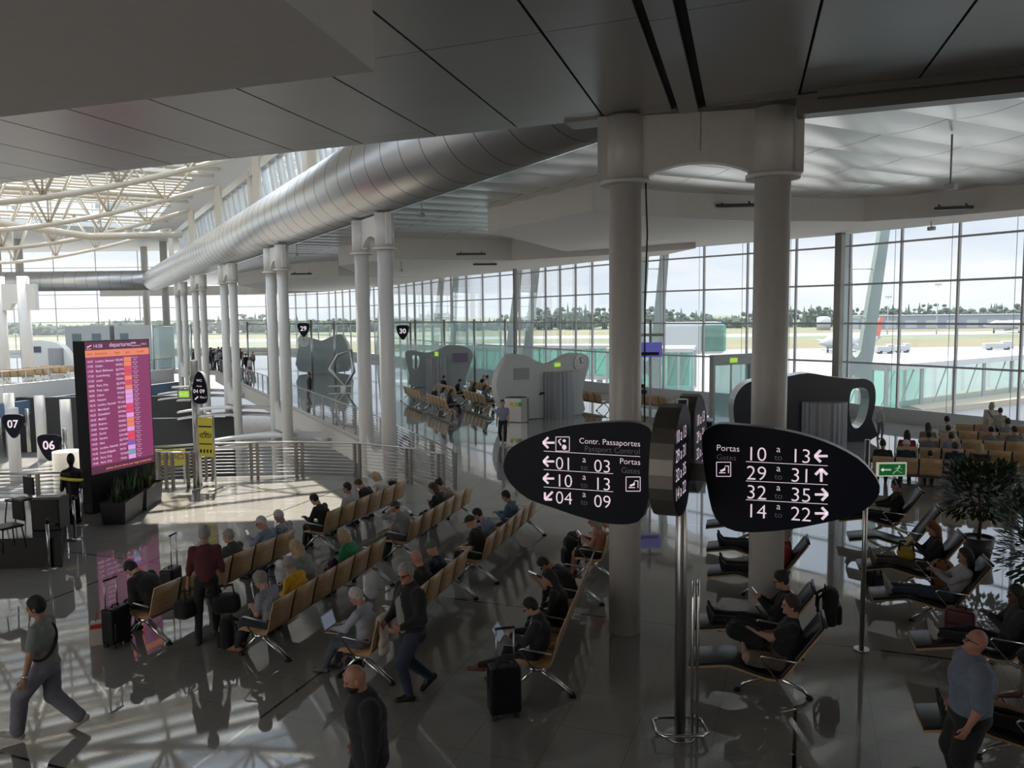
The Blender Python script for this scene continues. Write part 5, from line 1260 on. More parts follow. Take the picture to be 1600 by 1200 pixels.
for lab, px, py, sc in (('small black stool with backrest on the stage by the railing', 32, 812, 1.0), ('black tripod stool on the stage at the left edge', 14, 858, .95)):
    p = at(px, py, .62); t = thing('stool', lab, 'stool', p, 2.6); MB().box((0, 0, .45), (.42, .42, .05)).build('seat', M_BLACK, t, bevel=.02); MB().box((0, -.22, .72), (.42, .04, .4)).build('backrest', M_BLACK, t, bevel=.02)
    for x, y in ((-.17, -.17), (.17, -.17), (.17, .17), (-.17, .17)): MB().tube([(x, y, .44), (x * 1.25, y * 1.25, 0)], .014, 6).build('leg', M_BLACK, t)
# lower-level counter, wing brackets under the walkway
for lab, px, y, z in (('orange shop counter on the lower level seen through the railing, left one', 545, 30, -4.6), ('orange shop counter on the lower level seen through the railing, right one', 585, 32, -4.6), ('orange shop display on the lower level at far left', 55, 40, -4.5)):
    p = xy(atd(px, 600, y), -5.3); t = thing('shop_counter', lab, 'counter', p, .2); MB().box((0, 0, .6), (1.8, .8, 1.2)).build('counter_front', M_ORANGE, t, bevel=.03); MB().box((0, 0, 1.22), (1.9, .9, .05)).build('worktop', M_PALE, t)
for i, (ps, lab) in enumerate(zip(PAIRS[1:4], ('nearest winged white bracket around the columns at floor level', 'middle winged white bracket around the columns at floor level', 'farthest winged white bracket around the columns at floor level'))):
    c = (ps[0] + ps[1]) / 2; t = thing('wing_bracket', lab, 'bracket', (c.x, c.y, -.55), math.radians(5)); t['kind'] = 'structure'
    for k, z in enumerate((0, -.4)):
        m = MB(); pts = [(x, .25 - .22 * (x / 3.0) ** 2 + z) for x in np.linspace(-3.2, 3.2, 15)]
        m.sheet([((x, -.75 * (1 - .6 * abs(x) / 3.2), zz), (x, .75 * (1 - .6 * abs(x) / 3.2), zz)) for x, zz in pts], .1, (0, 0, 1)); m.build('wing_plate', M_COL, t)
# lamps, cameras and speakers under the ceiling
def clamp(lab, px, py, y, w, tilt=0):
    p = atd(px, py, y); t = thing('uplight', lab, 'lamp', p, tilt); MB().box((0, 0, 0), (w, .22, .12)).build('lamp_body', M_PLANTER, t, bevel=.02)
    for s in (-1, 1): MB().bar((s * w * .35, 0, .06), (s * w * .35, .25, .16), .05, .06).build('bracket', M_PLANTER, t)
for a in (('dark long uplight on the soffit between the two big columns', 1150, 321, 31.3, 1.5, -.1), ('dark long uplight on the soffit at upper right', 1490, 325, 30.3, 1.3, -.3), ('dark long uplight on the second soffit in mid hall', 736, 397, 46.5, 1.7), ('small dark uplight below the second soffit near the window tops', 758, 413, 51, 1.5), ('dark long uplight on the third soffit down the hall', 471, 428, 62.5, 1.6)): clamp(*a)
def cctv(lab, px, py, y, zt):
    p = atd(px, py, y); t = thing('security_camera', lab, 'camera', p); MB().cyl((0, 0, 0), (0, 0, zt - p.z), .025, n=8).build('drop_rod', M_MULL, t); MB().box((0, -.03, -.08), (.16, .3, .16), rz=.4).build('camera_body', M_MULL, t, bevel=.02)
cctv('ceiling camera on a drop rod below the near duct', 659, 333, 30, 9.55); cctv('ceiling camera on a drop rod farther along under the duct', 464, 396, 50, 9.55); cctv('security camera hanging from the right soffit before the window', 1455, 354, 33, 8.62); cctv('security camera hanging from the middle soffit', 627, 420, 48.5, 8.32); cctv('small ceiling sensor below the bright panels at right', 1485, 287, 21, 9.5)
# trees inside
def pot_tree(lab, base, h, spread, n, pot=True):
    t = thing('indoor_tree', lab, 'plant', base); m = MB(); m.tube([(0, 0, .3), (.05, .03, h * .4), (-.03, 0, h * .7)], [.04, .03, .02], 8); m.tube([(.05, .03, h * .38), (.3, .1, h * .7)], [.02, .012], 6); m.tube([(0, 0, h * .4), (-.3, -.1, h * .75)], [.02, .012], 6); m.build('trunk', mat('bark', (.08, .06, .045), .8), t)
    f = MB(); rr = random.Random(int(base.x * 100))
    for _ in range(n):
        th_, ph = rr.uniform(0, 6.28), rr.uniform(-.8, 1); r = rr.uniform(.35, 1) ** .5; c = Vector((math.cos(th_) * r * spread, math.sin(th_) * r * spread, h * .70 + ph * h * .27)); dd = (c - Vector((0, 0, h * .55))).normalized() + Vector((rr.uniform(-.4, .4), rr.uniform(-.4, .4), rr.uniform(-.8, .1))); dd.normalize(); s = dd.cross(Vector((0, 0, 1))).normalized() * .042; l = rr.uniform(.13, .24)
        f.add([c, c + dd * l * .5 + s, c + dd * l, c + dd * l * .5 - s], [(0, 1, 2, 3)])
    f.build('foliage', M_LEAF, t)
    MB().lathe([(.22, 0), (.30, .45), (.27, .45), (.26, .4)], n=24).build('pot', M_PLANTER, t)
pot_tree('leafy indoor tree in a pot behind the empty recliner', xy(atd(1528, 860, 15.8)), 1.95, .62, 1300); pot_tree('indoor tree at the right edge, only its leaf tips showing', xy(atd(1640, 880, 11.4)), 2.3, .62, 900)
# ================================================================== PEOPLE AND THEIR BAGS
def pj(p):
    q = Vector(p) - CP; w = q.dot(FW); return 800 + FPX * q.dot(RT) / w, 600 - FPX * q.dot(UP) / w
USED = set()
def near_seat(keys, px, py=None, z=1.2):
    best = None
    for k in keys:
        for i in range(NS):
            if (k, i) in USED: continue
            a = pj(seat(k, i) + Vector((0, 0, z))); d = abs(a[0] - px) + (abs(a[1] - py) * 1.5 if py else 0)
            if best is None or d < best[0]: best = (d, k, i)
    USED.add(best[1:]); return best[1], best[2]
def plaid(name, c1, c2, sc):
    m = mat(name, c1, .9); nt = m.node_tree; b = nt.nodes['Principled BSDF']; tcn = N(nt, 'ShaderNodeTexCoord'); ck = N(nt, 'ShaderNodeTexChecker'); ck.inputs['Scale'].default_value = sc; ck.inputs['Color1'].default_value = (*c1, 1); ck.inputs['Color2'].default_value = (*c2, 1)
    nt.links.new(tcn.outputs['Object'], ck.inputs[0]); nt.links.new(ck.outputs[0], b.inputs['Base Color']); return m
def stripes(name, c1, c2, sc):
    m = mat(name, c1, .9); nt = m.node_tree; b = nt.nodes['Principled BSDF']; tcn = N(nt, 'ShaderNodeTexCoord'); wv = N(nt, 'ShaderNodeTexWave', bands_direction='Z'); wv.inputs['Scale'].default_value = sc; cr = N(nt, 'ShaderNodeValToRGB'); e = cr.color_ramp.elements; e[0].color = (*c1, 1); e[1].color = (*c2, 1); cr.color_ramp.interpolation = 'CONSTANT'; e[1].position = .5
    nt.links.new(tcn.outputs['Object'], wv.inputs[0]); nt.links.new(wv.outputs[0], cr.inputs[0]); nt.links.new(cr.outputs[0], b.inputs['Base Color']); return m
M_PLAID = plaid('plaid_cloth', (.55, .55, .52), (.12, .16, .24), 26); M_FLORAL = plaid('floral_cloth', (.16, .18, .28), (.42, .43, .48), 60); M_STRIPE = stripes('striped_cloth', (.40, .33, .27), (.08, .06, .05), 34); M_PIN = stripes('pin_stripe_cloth', (.42, .45, .52), (.30, .33, .42), 60)
def sit(label, key, px, q=1, y=-.10, yaw=0, dx=0, **kw):
    kw['lean'] = kw.get('lean', 0) - 12; kw['curl'] = kw.get('curl', 0) + 14; kw.setdefault('h', 1.64); kw.setdefault('build', 1.10)
    ii = kw.pop('i', None)
    if ii is not None: USED.add((key, ii))
    k, i = (key, ii) if ii is not None else near_seat([key] if isinstance(key, str) else key, px, kw.pop('py', None)); c, rz = BENCH[k]; p = seat(k, i, y) + Vector((math.cos(rz), math.sin(rz), 0)) * dx
    return person(label, p, rz + yaw, 'sit', q=q, **kw)
K = (.016, .016, .018); NAVY = (.02, .025, .045); JEAN = (.05, .065, .10); GRY = (.16, .16, .165)
LAPH = ((-.10, .34, .16), (.10, .34, .16)); PHN = ((-.05, .27, .30), (.07, .28, .30))
sit('hunched person in a black jacket at the near end of the far-left bench', '1a', 196, 2, i=0, h=1.80, lean=34, curl=16, head=(-28, 0), hands=((-.1, .36, .20), (.12, .36, .2)), hair=('short', 'black'), scol=K, pcol=K, jacket='collar', build=1.05)
sit('grey-haired person in a charcoal jacket seated beyond the man in maroon', '1a', 345, 2, i=3, lean=2, curl=10, head=(-12, 25), hair=('short', 'grey'), scol=(.05, .055, .06), pcol=K, jacket='collar')
p_ = sit('white-haired man in a pale blue shirt holding up a phone on the far-left bench', '1a', 405, 2, i=4, dx=0.42, lean=8, curl=12, head=(-18, 30), hands=((-.10, .42, .34), (.05, .36, .28)), hair=('short', 'white'), scol=(.20, .26, .36), pcol=NAVY, skin='r', extra={'glasses': 1}); phone(p_, -1, 'pale phone held up by the man in a pale blue shirt', 60)
sit('white-haired man in a plaid shirt at the far end of the far-left bench', '1a', 440, 2, i=5, dx=0.34, lean=6, curl=14, head=(-20, 15), hair=('short', 'white'), scol=M_PLAID, pcol=NAVY, skin='r', sleeve='short')
sit('man in a black sweater with one hand out on the bench by the sunlit floor', '1b', 492, 2, i=0, lean=16, curl=12, head=(-22, 0), hands=((-.14, .44, .22), (.1, .36, .18)), hair=('short', 'black'), scol=K, pcol=K, shoe=K)
sit('dark-haired man in a white shirt facing the sunlit floor', '1b', 533, 1, i=2, dx=-0.2, lean=0, curl=12, head=(-6, 20), hair=('short', 'black'), scol=(.42, .42, .44), pcol=NAVY, skin='m')
p_ = sit('boy in a black jacket bent over a phone next to the woman in white', '1b', 566, 1, i=3, dx=0.1, lean=18, curl=20, head=(-26, 0), hands=PHN, hair=('short', 'brown'), scol=K, pcol=K, h=1.62); phone(p_, 1, 'dark phone held by the boy in a black jacket')
sit('blonde woman in a white top with a thin black bag strap near the railing', '1b', 594, 1, i=4, dx=0.2, lean=14, curl=16, head=(-28, 10), hands=PHN, hair=('bob', 'blonde'), scol=(.60, .58, .54), pcol=(.3, .3, .3), extra={'strap': 1})
sit('woman with curly grey hair, blue patterned top and tan shoes at a bench end', '2a', 408, 2, i=0, lean=6, curl=14, head=(-18, 10), hands=((-.06, .30, .22), (.08, .30, .2)), hair=('curly', 'grey'), scol=M_FLORAL, pcol=(.03, .035, .05), shoe=(.30, .14, .06), sleeve='short', feet=((-.12, .56, .09), (.08, .60, .09)))
sit('woman with curly grey hair in a bright yellow and orange jacket', '2a', 452, 2, i=1, dx=0.12, lean=4, curl=14, head=(-14, -10), hair=('curly', 'grey'), scol=(.62, .36, .02), pcol=NAVY, jacket='hood')
sit('blonde long-haired woman in a pale grey hoodie seen from behind', '2a', 486, 2, i=2, y=.08, lean=8, curl=10, head=(-10, 0), hair=('long', 'blonde'), scol=(.24, .26, .25), pcol=(.1, .1, .11), jacket='hood', build=1.1, h=1.8)
sit('woman with a blonde bob in a green hooded jacket', '2a', 532, 2, i=4, lean=8, curl=10, head=(-18, 15), hair=('bob', 'blonde'), scol=(.03, .26, .10), pcol=NAVY, jacket='hood')
sit('man in a grey shirt resting his cheek on his hand at a bench end', '2b', 640, 2, i=0, lean=20, curl=10, head=(-8, 10), hands=((-.08, .28, .62), (.1, .4, .16)), elbow=(.3, .8, -.5), hair=('short', 'brown'), scol=(.22, .23, .25), pcol=(.05, .06, .08), sleeve='roll')
sit('woman with very long brown hair in a black top on the middle bench', '2b', 680, 1, i=3, lean=8, curl=14, head=(-20, 10), hands=PHN, hair=('long', 'brown'), scol=K, pcol=K)
sit('person with dark hair in a beige jumper at the far bench end', '2b', 700, 1, i=4, lean=18, curl=14, head=(-24, 0), hands=PHN, hair=('bun', 'black'), scol=(.26, .21, .18), pcol=(.12, .03, .03))
LAP = sit('white-haired man in a striped shirt typing on an open laptop', '3a', 588, 2, i=0, y=.0, lean=2, curl=12, head=(-20, 0), hands=((-.12, .42, .18), (.10, .40, .18)), hair=('short', 'white'), scol=M_PIN, pcol=(.09, .10, .13), skin='r', shoe=(.10, .10, .11), build=1.08, feet=((-.12, .62, .09), (.1, .52, .09)))
sit('bald person mostly hidden behind the standing man in a black jacket', '3a', 655, 1, i=3, lean=4, curl=10, head=(-10, 0), hair=('bald', 'grey'), scol=K, pcol=K, skin='r')
p_ = sit('person in a green cap and navy top reading a phone', '3a', 684, 2, i=4, lean=0, curl=14, head=(-16, 10), hands=((-.1, .34, .36), (.02, .36, .36)), hair=('cap', (.10, .14, .09)), scol=NAVY, pcol=K, sleeve='short'); phone(p_, -1, 'white phone held by the person in the green cap', 60)
sit('person in a dark cap and black top behind the green cap', '3b', 708, 1, i=0, lean=10, curl=14, head=(-12, 0), hair=('cap', (.03, .035, .03)), scol=K, pcol=K, sleeve='short')
sit('broad man in a pale blue shirt leaning forward on the bench, dark hair', '3b', 740, 2, i=1, dx=0.2, lean=22, curl=18, head=(-16, 0), hands=LAPH, hair=('short', 'black'), scol=(.20, .24, .34), pcol=(.07, .06, .06), build=1.12)
sit('young man in a denim shirt slouched with legs stretched out', '3b', 812, 1, i=3, dx=0.5, y=.10, lean=-22, curl=34, head=(-22, 0), hands=((-.04, .22, .22), (.1, .24, .20)), hair=('short', 'black'), scol=(.06, .12, .20), pcol=K, feet=((-.1, .86, .10), (.12, .80, .10)), skin='m')
SUIT = sit('man in glasses and a dark jacket with a laptop, brown shoes, beside a suitcase', '4a', 845, 2, i=0, y=.02, lean=-6, curl=16, head=(-26, 0), hands=((-.08, .34, .24), (.12, .34, .22)), hair=('short', 'black'), scol=(.025, .027, .035), pcol=K, jacket='collar', shoe=(.13, .055, .03), extra={'glasses': 1}, feet=((-.06, .86, .26), (.06, .60, .09)), open_col=(.5, .5, .5))
sit('woman with long dark hair in black seated behind the man in glasses', '4a', 868, 2, i=2, lean=8, curl=12, head=(-15, 10), hair=('long', 'dark'), scol=K, pcol=K)
p_ = sit('man in a black t-shirt bent far forward over a phone, near the white column', '4a', 893, 2, i=4, lean=36, curl=20, head=(-30, 0), hands=((-.10, .62, .22), (.06, .64, .22)), hair=('short', 'black'), scol=K, pcol=K, sleeve='short', skin='m', extra={'glasses': 1}, build=1.08); phone(p_, -1, 'phone held low by the man bent far forward', 20)
p_ = sit('woman in a coral tank top and glasses with bare knees by the white column', '4b', 934, 1, i=0, lean=-4, curl=14, head=(-22, 0), hands=PHN, hair=('bob', 'grey'), scol=(.36, .17, .12), pcol=K, sleeve='none', legs='shorts', skin='r', extra={'glasses': 1}, feet=((-.1, .5, .09), (.1, .5, .09))); phone(p_, 1, 'phone held by the woman in a coral tank top')
# ---- standing and walking
person('young man in a sage t-shirt and grey trousers striding left in the near corner', xy(at(80, 1148)), math.radians(98), 'walk', h=1.75, q=2, lean=4, head=(-8, 0), hands=((-.30, .14, -.12), (.27, .02, -.10)), scol=(.20, .22, .20), pcol=(.17, .17, .21), skin='m', hair=('fringe', 'black'), shoe=(.42, .37, .33), sleeve='short', legs='wide', extra={'strap': 1, 'watch': -1}, feet=((-.10, .33, .12), (.10, -.30, .15)), build=1.12)
MAR = person('man in a maroon shirt standing with a black bag in each hand', xy(at(326, 1000)), math.radians(18), 'stand', h=1.78, q=2, lean=3, curl=5, head=(-8, 0), build=.95, hands=((-.27, .06, -.10), (.27, .06, -.10)), scol=(.10, .022, .03), pcol=K, hair=('short', 'grey'), sleeve='roll', skin='m', feet=((-.13, -.12, .09), (.12, .16, .09)))
person('grey-haired man in glasses and an open black jacket walking between the benches', xy(at(646, 1090)), math.radians(128), 'walk', h=1.86, q=2, lean=2, head=(-14, 20), hands=((-.20, .26, .12), (.14, .28, .10)), scol=K, pcol=(.03, .04, .07), hair=('short', 'grey'), jacket='collar', open_col=(.26, .26, .25), shoe=K, extra={'glasses': 1}, skin='r', feet=((-.08, .10, .10), (.10, -.30, .15)), build=1.25)
person('bald bearded man in a black hooded coat cut off by the bottom edge', xy(at(574, 1046, 1.72)), math.radians(118), 'stand', h=1.78, q=2, lean=4, curl=4, head=(-12, -10), hands=((-.34, .10, -.06), (.34, .05, -.1)), scol=(.018, .018, .022), pcol=K, hair=('bald', 'dark'), jacket='hood', extra={'beard': 'dark'}, skin='r', build=1.35)
BR = person('bald man in glasses and a blue-grey shirt standing at lower right', xy(at(1520, 996, 1.72)), math.radians(80), 'stand', h=1.78, q=2, lean=-2, curl=2, head=(16, 0), hands=((-.34, .14, -.02), (.36, .04, -.08)), scol=(.15, .18, .24), pcol=K, hair=('bald', 'grey'), extra={'glasses': 1}, skin='r', build=1.6, sleeve='roll')
person('man in a grey t-shirt and white shoes walking towards us down the hall', xy(at(786, 694)), math.radians(176), 'walk', h=1.75, q=1, scol=(.25, .25, .33), pcol=K, shoe=(.7, .7, .7), sleeve='short', hair=('short', 'brown'), feet=((-.09, .12, .10), (.09, -.12, .12)))
person('guard in a black suit standing by the walkway railing', xy(atd(484, 610, 46)), math.radians(110), 'stand', h=1.8, q=1, scol=K, pcol=K, jacket='collar', skin='m')
person('woman in a white blouse with a shoulder bag standing at the big window', xy(atd(1548, 660, 28.6)), math.radians(-40), 'stand', h=1.68, q=1, scol=(.55, .53, .50), pcol=NAVY, hair=('bob', 'blonde'), head=(-20, 0), extra={'strap': -1}, curl=10)
person('shorter person with dark trousers beside the woman at the window', xy(atd(1562, 670, 27.9)), math.radians(-30), 'stand', h=1.55, q=1, scol=(.40, .37, .32), pcol=K, hair=('short', 'brown'), head=(-15, 0))
person('white-haired toddler in a pale top standing by the window ledge', xy(atd(1375, 650, 31)), math.radians(-60), 'stand', h=1.25, q=1, scol=(.45, .42, .40), pcol=GRY, hair=('short', 'white'))
# ---- recliners
def lie(label, key, q=2, lean=-36, curl=22, yaw=0, y=-.12, **kw):
    p = REC[key]; M = Matrix.Rotation(YR, 3, 'Z'); return person(label, p + M @ Vector((0, y, 0)), YR + yaw, 'recline', q=q, lean=lean, curl=curl, **kw)
PHR = ((-.04, .22, .36), (.08, .22, .36)); LG = ((-.10, .88, .53), (.10, .90, .53))
A1 = lie('man in a black t-shirt cross-legged on the nearest recliner with a backpack on his lap', 'a1', y=-.10, h=1.85, build=1.15, lean=-26, curl=18, head=(-8, 0), hands=((-.08, .34, .34), (.14, .26, .22)), hair=('short', 'brown'), scol=K, pcol=(.16, .13, .10), sleeve='short', legs='shorts', skin='l', feet=((.14, .42, .50), (-.16, .34, .52)), knees=((-1, .5, .25), (1, .5, .25)), extra={'watch': 1}, shoe=(.35, .33, .3))
p_ = lie('woman with dark hair clipped up and black clothes reclining before the white column', 'a2', lean=-28, curl=24, head=(-24, 0), hands=PHR, hair=('bun', 'dark'), scol=K, pcol=(.012, .014, .022), shoe=(.03, .03, .03), extra={'glasses': 1}, feet=LG); phone(p_, 1, 'phone held by the woman with clipped up hair')
lie('person in a red jacket reclining behind the white column', 'a3', lean=-30, head=(-15, 0), hands=((-.1, .2, .2), (.1, .22, .2)), hair=('short', 'grey'), scol=(.30, .02, .025), pcol=K, jacket='collar', feet=LG)
lie('person in dark jeans reclining, upper body hidden behind the sign', 'a4', 1, hair=('short', 'grey'), scol=(.25, .25, .26), pcol=(.025, .03, .045), feet=LG)
lie('person with crossed brown shoes reclining, body hidden behind the right sign wing', 'a5', 1, hair=('short', 'brown'), scol=(.1, .08, .07), pcol=(.12, .09, .07), shoe=(.20, .09, .05), feet=((-.02, .92, .62), (.06, .94, .56)))
p_ = lie('woman in jeans and a pale top reclining with a phone beside the orange backpack', 'b1', lean=-36, head=(-14, 0), hands=PHR, hair=('long', 'dark'), scol=(.36, .36, .38), pcol=JEAN, shoe=(.40, .38, .36), skin='m', feet=LG); phone(p_, 1, 'patterned phone held up by the woman in jeans')
B2 = lie('woman with long auburn hair in black reading a book on a recliner', 'b2', lean=-24, curl=20, head=(-26, 0), hands=PHR, hair=('long', 'red'), scol=K, pcol=(.07, .06, .05), shoe=(.16, .14, .12), feet=LG)
lie('woman with a high bun and grey headphones typing in a recliner', 'b4', 1, lean=-16, curl=16, head=(-14, 0), hands=((-.1, .38, .24), (.1, .38, .24)), hair=('bun', 'dark'), scol=K, pcol=K, extra={'headphones': 1}, feet=LG)
lie('person with dark braids and white socks reclining at the right edge', 'b0', lean=-24, curl=18, head=(-12, 0), hands=PHR, hair=('long', 'black'), scol=(.035, .035, .045), pcol=K, shoe=(.50, .49, .46), skin='d', feet=((-.1, .9, .56), (.1, .84, .5)))
lie('person with curly dark hair in a striped top seated in the near right corner', 'b9', lean=-6, curl=14, head=(-20, -25), hands=((-.1, .34, .2), (.12, .34, .2)), hair=('curly', 'dark'), scol=M_STRIPE, pcol=K, sleeve='short', skin='m', feet=LG)
# ---- crowd facing the windows
CK = [k for k in BENCH if k[0] == 'c']
for px, py, lab, hr, sc_, kw in [
    (1380, 692, 'dark-haired person in black, front row left, chin on hand', ('short', 'black'), K, {'lean': 18}), (1409, 684, 'long-haired woman with a red collar in the window crowd', ('long', 'dark'), (.26, .03, .04), {}),
    (1417, 702, 'person in a white cap and navy top in the window crowd', ('cap', (.6, .6, .58)), NAVY, {}), (1438, 716, 'child with dark hair beside the white cap', ('short', 'black'), NAVY, {'h': 1.4}),
    (1446, 692, 'man in a grey jacket with short dark hair, third from left of the front rows', ('short', 'dark'), GRY, {'build': 1.1}), (1487, 690, 'person in a pale blue top turned sideways in the window crowd', ('short', 'dark'), (.22, .26, .34), {'lean': 12}),
    (1502, 696, 'man in a navy jacket with short brown hair, upright in the front row', ('short', 'brown'), NAVY, {'jacket': 'collar'}), (1537, 712, 'woman with fair bobbed hair in black, front row right', ('bob', 'blonde'), K, {}),
    (1402, 667, 'woman with long brown hair in the middle window rows', ('long', 'brown'), (.2, .17, .15), {}), (1440, 661, 'person in a white shirt leaning aside in the middle window rows', ('short', 'black'), (.50, .50, .50), {}),
    (1472, 657, 'person in a cream top bent forward near the glass', ('short', 'black'), (.48, .43, .36), {'lean': 24}), (1541, 676, 'person in a grey-green top bowed forward in the right window rows', ('short', 'black'), (.17, .18, .17), {'lean': 22}),
    (1542, 659, 'man in a pink shirt near the standing woman', ('short', 'grey'), (.36, .24, .23), {}), (1567, 666, 'person in a blue-grey top, right side of the window crowd', ('short', 'dark'), (.22, .24, .31), {}), (1592, 672, 'person in a grey jacket at the right edge of the window crowd', ('short', 'dark'), GRY, {})]:
    k, i = near_seat(CK, px, py); c, rz = BENCH[k]; kw = dict(dict(lean=2, curl=10, head=(-8, rnd.uniform(-25, 25))), **kw); person(lab, seat(k, i), rz, 'sit', q=1, hair=hr, scol=sc_, pcol=NAVY, skin=rnd.choice('lmr'), group='people facing the windows', **kw)
MK = [k for k in BENCH if k[0] == 'm']
for n, (px, py) in enumerate([(684, 592), (691, 605), (672, 610), (724, 611), (735, 624), (711, 590), (735, 594), (751, 589), (758, 589), (757, 605), (772, 580)]):
    k, i = near_seat(MK, px, py); c, rz = BENCH[k]
    a = ['in black with a raised elbow', 'in white with fair hair', 'slumped in black at the aisle', 'in navy with dark hair', 'in black nearest the bin', 'in dark clothes under the grey monitor', 'in grey by the second row', 'in black with pale trousers', 'in white beside the black top', 'in a blue top', 'in a dark coat by the glass'][n]
    person('seated person %s on the mid hall benches' % a, seat(k, i), rz + rnd.uniform(-.3, .3), 'sit', q=0, lean=rnd.uniform(-5, 18), curl=10, head=(-10, 0), hair=(rnd.choice(['short', 'long', 'bob']), rnd.choice(['dark', 'brown', 'black', 'blonde'])), scol=[K, (.5, .5, .5), K, NAVY, K, K, GRY, K, (.5, .48, .45), (.1, .16, .28), K][n], pcol=K, group='people on the mid hall benches')
Q_ = [(326, 78), (333, 80), (339, 77), (344, 82), (349, 78), (354, 80), (359, 77), (364, 81), (369, 78), (374, 80), (336, 85), (347, 86), (357, 85), (367, 86), (380, 76), (384, 71.5), (311, 82), (303, 84), (395, 78), (329, 88), (342, 89), (352, 90), (362, 88.5), (371, 87), (376, 83), (331, 91), (356, 92), (370, 91)]
for n, (px, y) in enumerate(Q_):
    p = xy(atd(px, 560, y)); person('standing traveller in dark clothes in the distant boarding queue', p, rnd.uniform(0, 6.28), 'stand', h=rnd.uniform(1.6, 1.85), q=0, scol=rnd.choice([K, K, NAVY, GRY, (.08, .14, .24), (.10, .03, .03), (.3, .3, .3)]), pcol=K, hair=('short', rnd.choice(['black', 'brown', 'dark'])), group='distant boarding queue')
person('lone far traveller in a white top beside the glass screen', xy(atd(391, 580, 66)), 2.6, 'stand', q=0, scol=(.55, .5, .48), pcol=(.2, .05, .05), hair=('long', 'brown'))
for k, px, y in (('w0', 915, 43), ('w1', 1012, 41)): put_bench(k, xy(atd(px, 620, y)), math.radians(-60), ('wooden bench right of the clock wall with a black backpack', 'wooden bench between the column and the television stand')[k == 'w1'], 'plywood benches by the gate desk')
k, i = near_seat(['w1'], 1008); person('person in navy seated alone between the column and the television', seat(k, i), math.radians(20), 'sit', q=0, lean=4, scol=NAVY, pcol=K, hair=('short', 'dark'))
# ---- bags
def suitcase(label, p, rz, w=.38, d=.24, h=.56, m=M_BLACK, handle=.45, zoff=0):
    t = thing('suitcase', label, 'suitcase', (p[0], p[1], zoff), rz); s = SDF(.02); s.rbox((0, 0, .06 + h / 2), (w / 2, d / 2, h / 2), .04); v, f = s.mesh(.02); sdf_obj([(v, f, 0)], 'shell', m, t)
    s = SDF(.02); s.rbox((0, d / 2 + .005, .06 + h * .36), (w * .40, .03, h * .26), .02); v, f = s.mesh(.014); sdf_obj([(v, f, 0)], 'front_pocket', m, t)
    for a in (-1, 1):
        for b in (-1, 1): MB().cyl((a * w * .36 - .02, b * d * .33, .04), (a * w * .36 + .02, b * d * .33, .04), .04, n=12).build('wheel', M_RUBBER, t)
    z = .06 + h
    if handle:
        mm = MB(); mm.tube([(-.11, -d * .3, z), (-.11, -d * .3, z + handle)], .010, 8); mm.tube([(.11, -d * .3, z), (.11, -d * .3, z + handle)], .010, 8); mm.build('handle_rods', M_STEEL, t); MB().tube([(-.125, -d * .3, z + handle), (.125, -d * .3, z + handle)], .017, 8).build('grip', M_BLACK, t)
    MB().tube([(-.07, 0, z - .01), (-.05, 0, z + .03), (.05, 0, z + .03), (.07, 0, z - .01)], .012, 6).build('carry_handle', M_BLACK, t); return t
def backpack(label, p, rz, m=None, sc=1.0, tilt=0.0):
    m = m or fab('bag_black', (.015, .015, .017)); t = thing('backpack', label, 'backpack', p, rz, scale=sc); t.rotation_euler = (tilt, 0, rz)
    s = SDF(.04); s.rbox((0, 0, .25), (.16, .10, .25), .09); s.rbox((0, 0, .40), (.13, .09, .12), .08); s.wav(.003, 25); v, f = s.mesh(.018); sdf_obj([(v, f, 0)], 'pack_body', m, t)
    s = SDF(.02); s.rbox((0, .10, .17), (.125, .045, .13), .04); v, f = s.mesh(.014); sdf_obj([(v, f, 0)], 'front_pocket', m, t)
    for a in (-.09, .09): MB().tube([(a, -.08, .46), (a * 1.2, -.16, .40), (a * 1.3, -.17, .22), (a * 1.1, -.10, .06)], .018, 6).build('shoulder_strap', M_RUBBER, t)
    MB().tube([(-.05, -.07, .50), (-.04, -.07, .545), (.04, -.07, .545), (.05, -.07, .50)], .011, 6).build('top_loop', M_RUBBER, t)
    MB().tube([(-.11, .105, .32), (-.05, .118, .36), (.05, .118, .36), (.11, .105, .32)], .006, 5).build('zipper', M_STEEL, t); return t
def duffel(label, p, rz, w=.44, m=None, hh=.26):
    m = m or fab('bag_black', (.015, .015, .017)); t = thing('duffel_bag', label, 'bag', p, rz); s = SDF(.05); s.rbox((0, 0, hh / 2), (w / 2, .15, hh / 2), .1); s.wav(.006, 17); v, f = s.mesh(.018); sdf_obj([(v, f, 0)], 'bag_body', m, t)
    for y in (-.07, .07): MB().tube([(-.12, y, hh - .03), (-.10, y * .5, hh + .13), (.10, y * .5, hh + .13), (.12, y, hh - .03)], .014, 6).build('handle', M_RUBBER, t)
    return t
suitcase('black suitcase standing at the near end of the far-left bench', xy(at(183, 1008)), YB + math.pi, w=.36, handle=.42)
t = thing('shopping_bag', 'white and red paper bag squeezed beside the black suitcase', 'bag', xy(at(160, 1005)), .4); mm = MB(); mm.prism([(-.15, -.07), (.15, -.07), (.15, .07), (-.15, .07)], 0, .36); mm.build('bag_body', mat('paper_white', (.5, .46, .43), .7), t, bevel=.01)
mm = MB(); mm.box((0, -.072, .30), (.30, .004, .07)); mm.build('red_band', mat('paper_red', (.5, .03, .03), .7), t); MB().tube([(-.08, 0, .35), (-.05, 0, .5), (.05, 0, .5), (.08, 0, .35)], .007, 5).build('handle', MATS['paper_red'], t)
suitcase('small black suitcase with a tall pulled-out handle before the departures reflection', xy(at(268, 925)), YB + .3, w=.40, d=.26, h=.40, handle=.62)
suitcase('black suitcase with raised steel handle in front of the man with brown shoes', xy(at(788, 1118)), math.radians(14), w=.40, d=.26, h=.60, handle=.50)
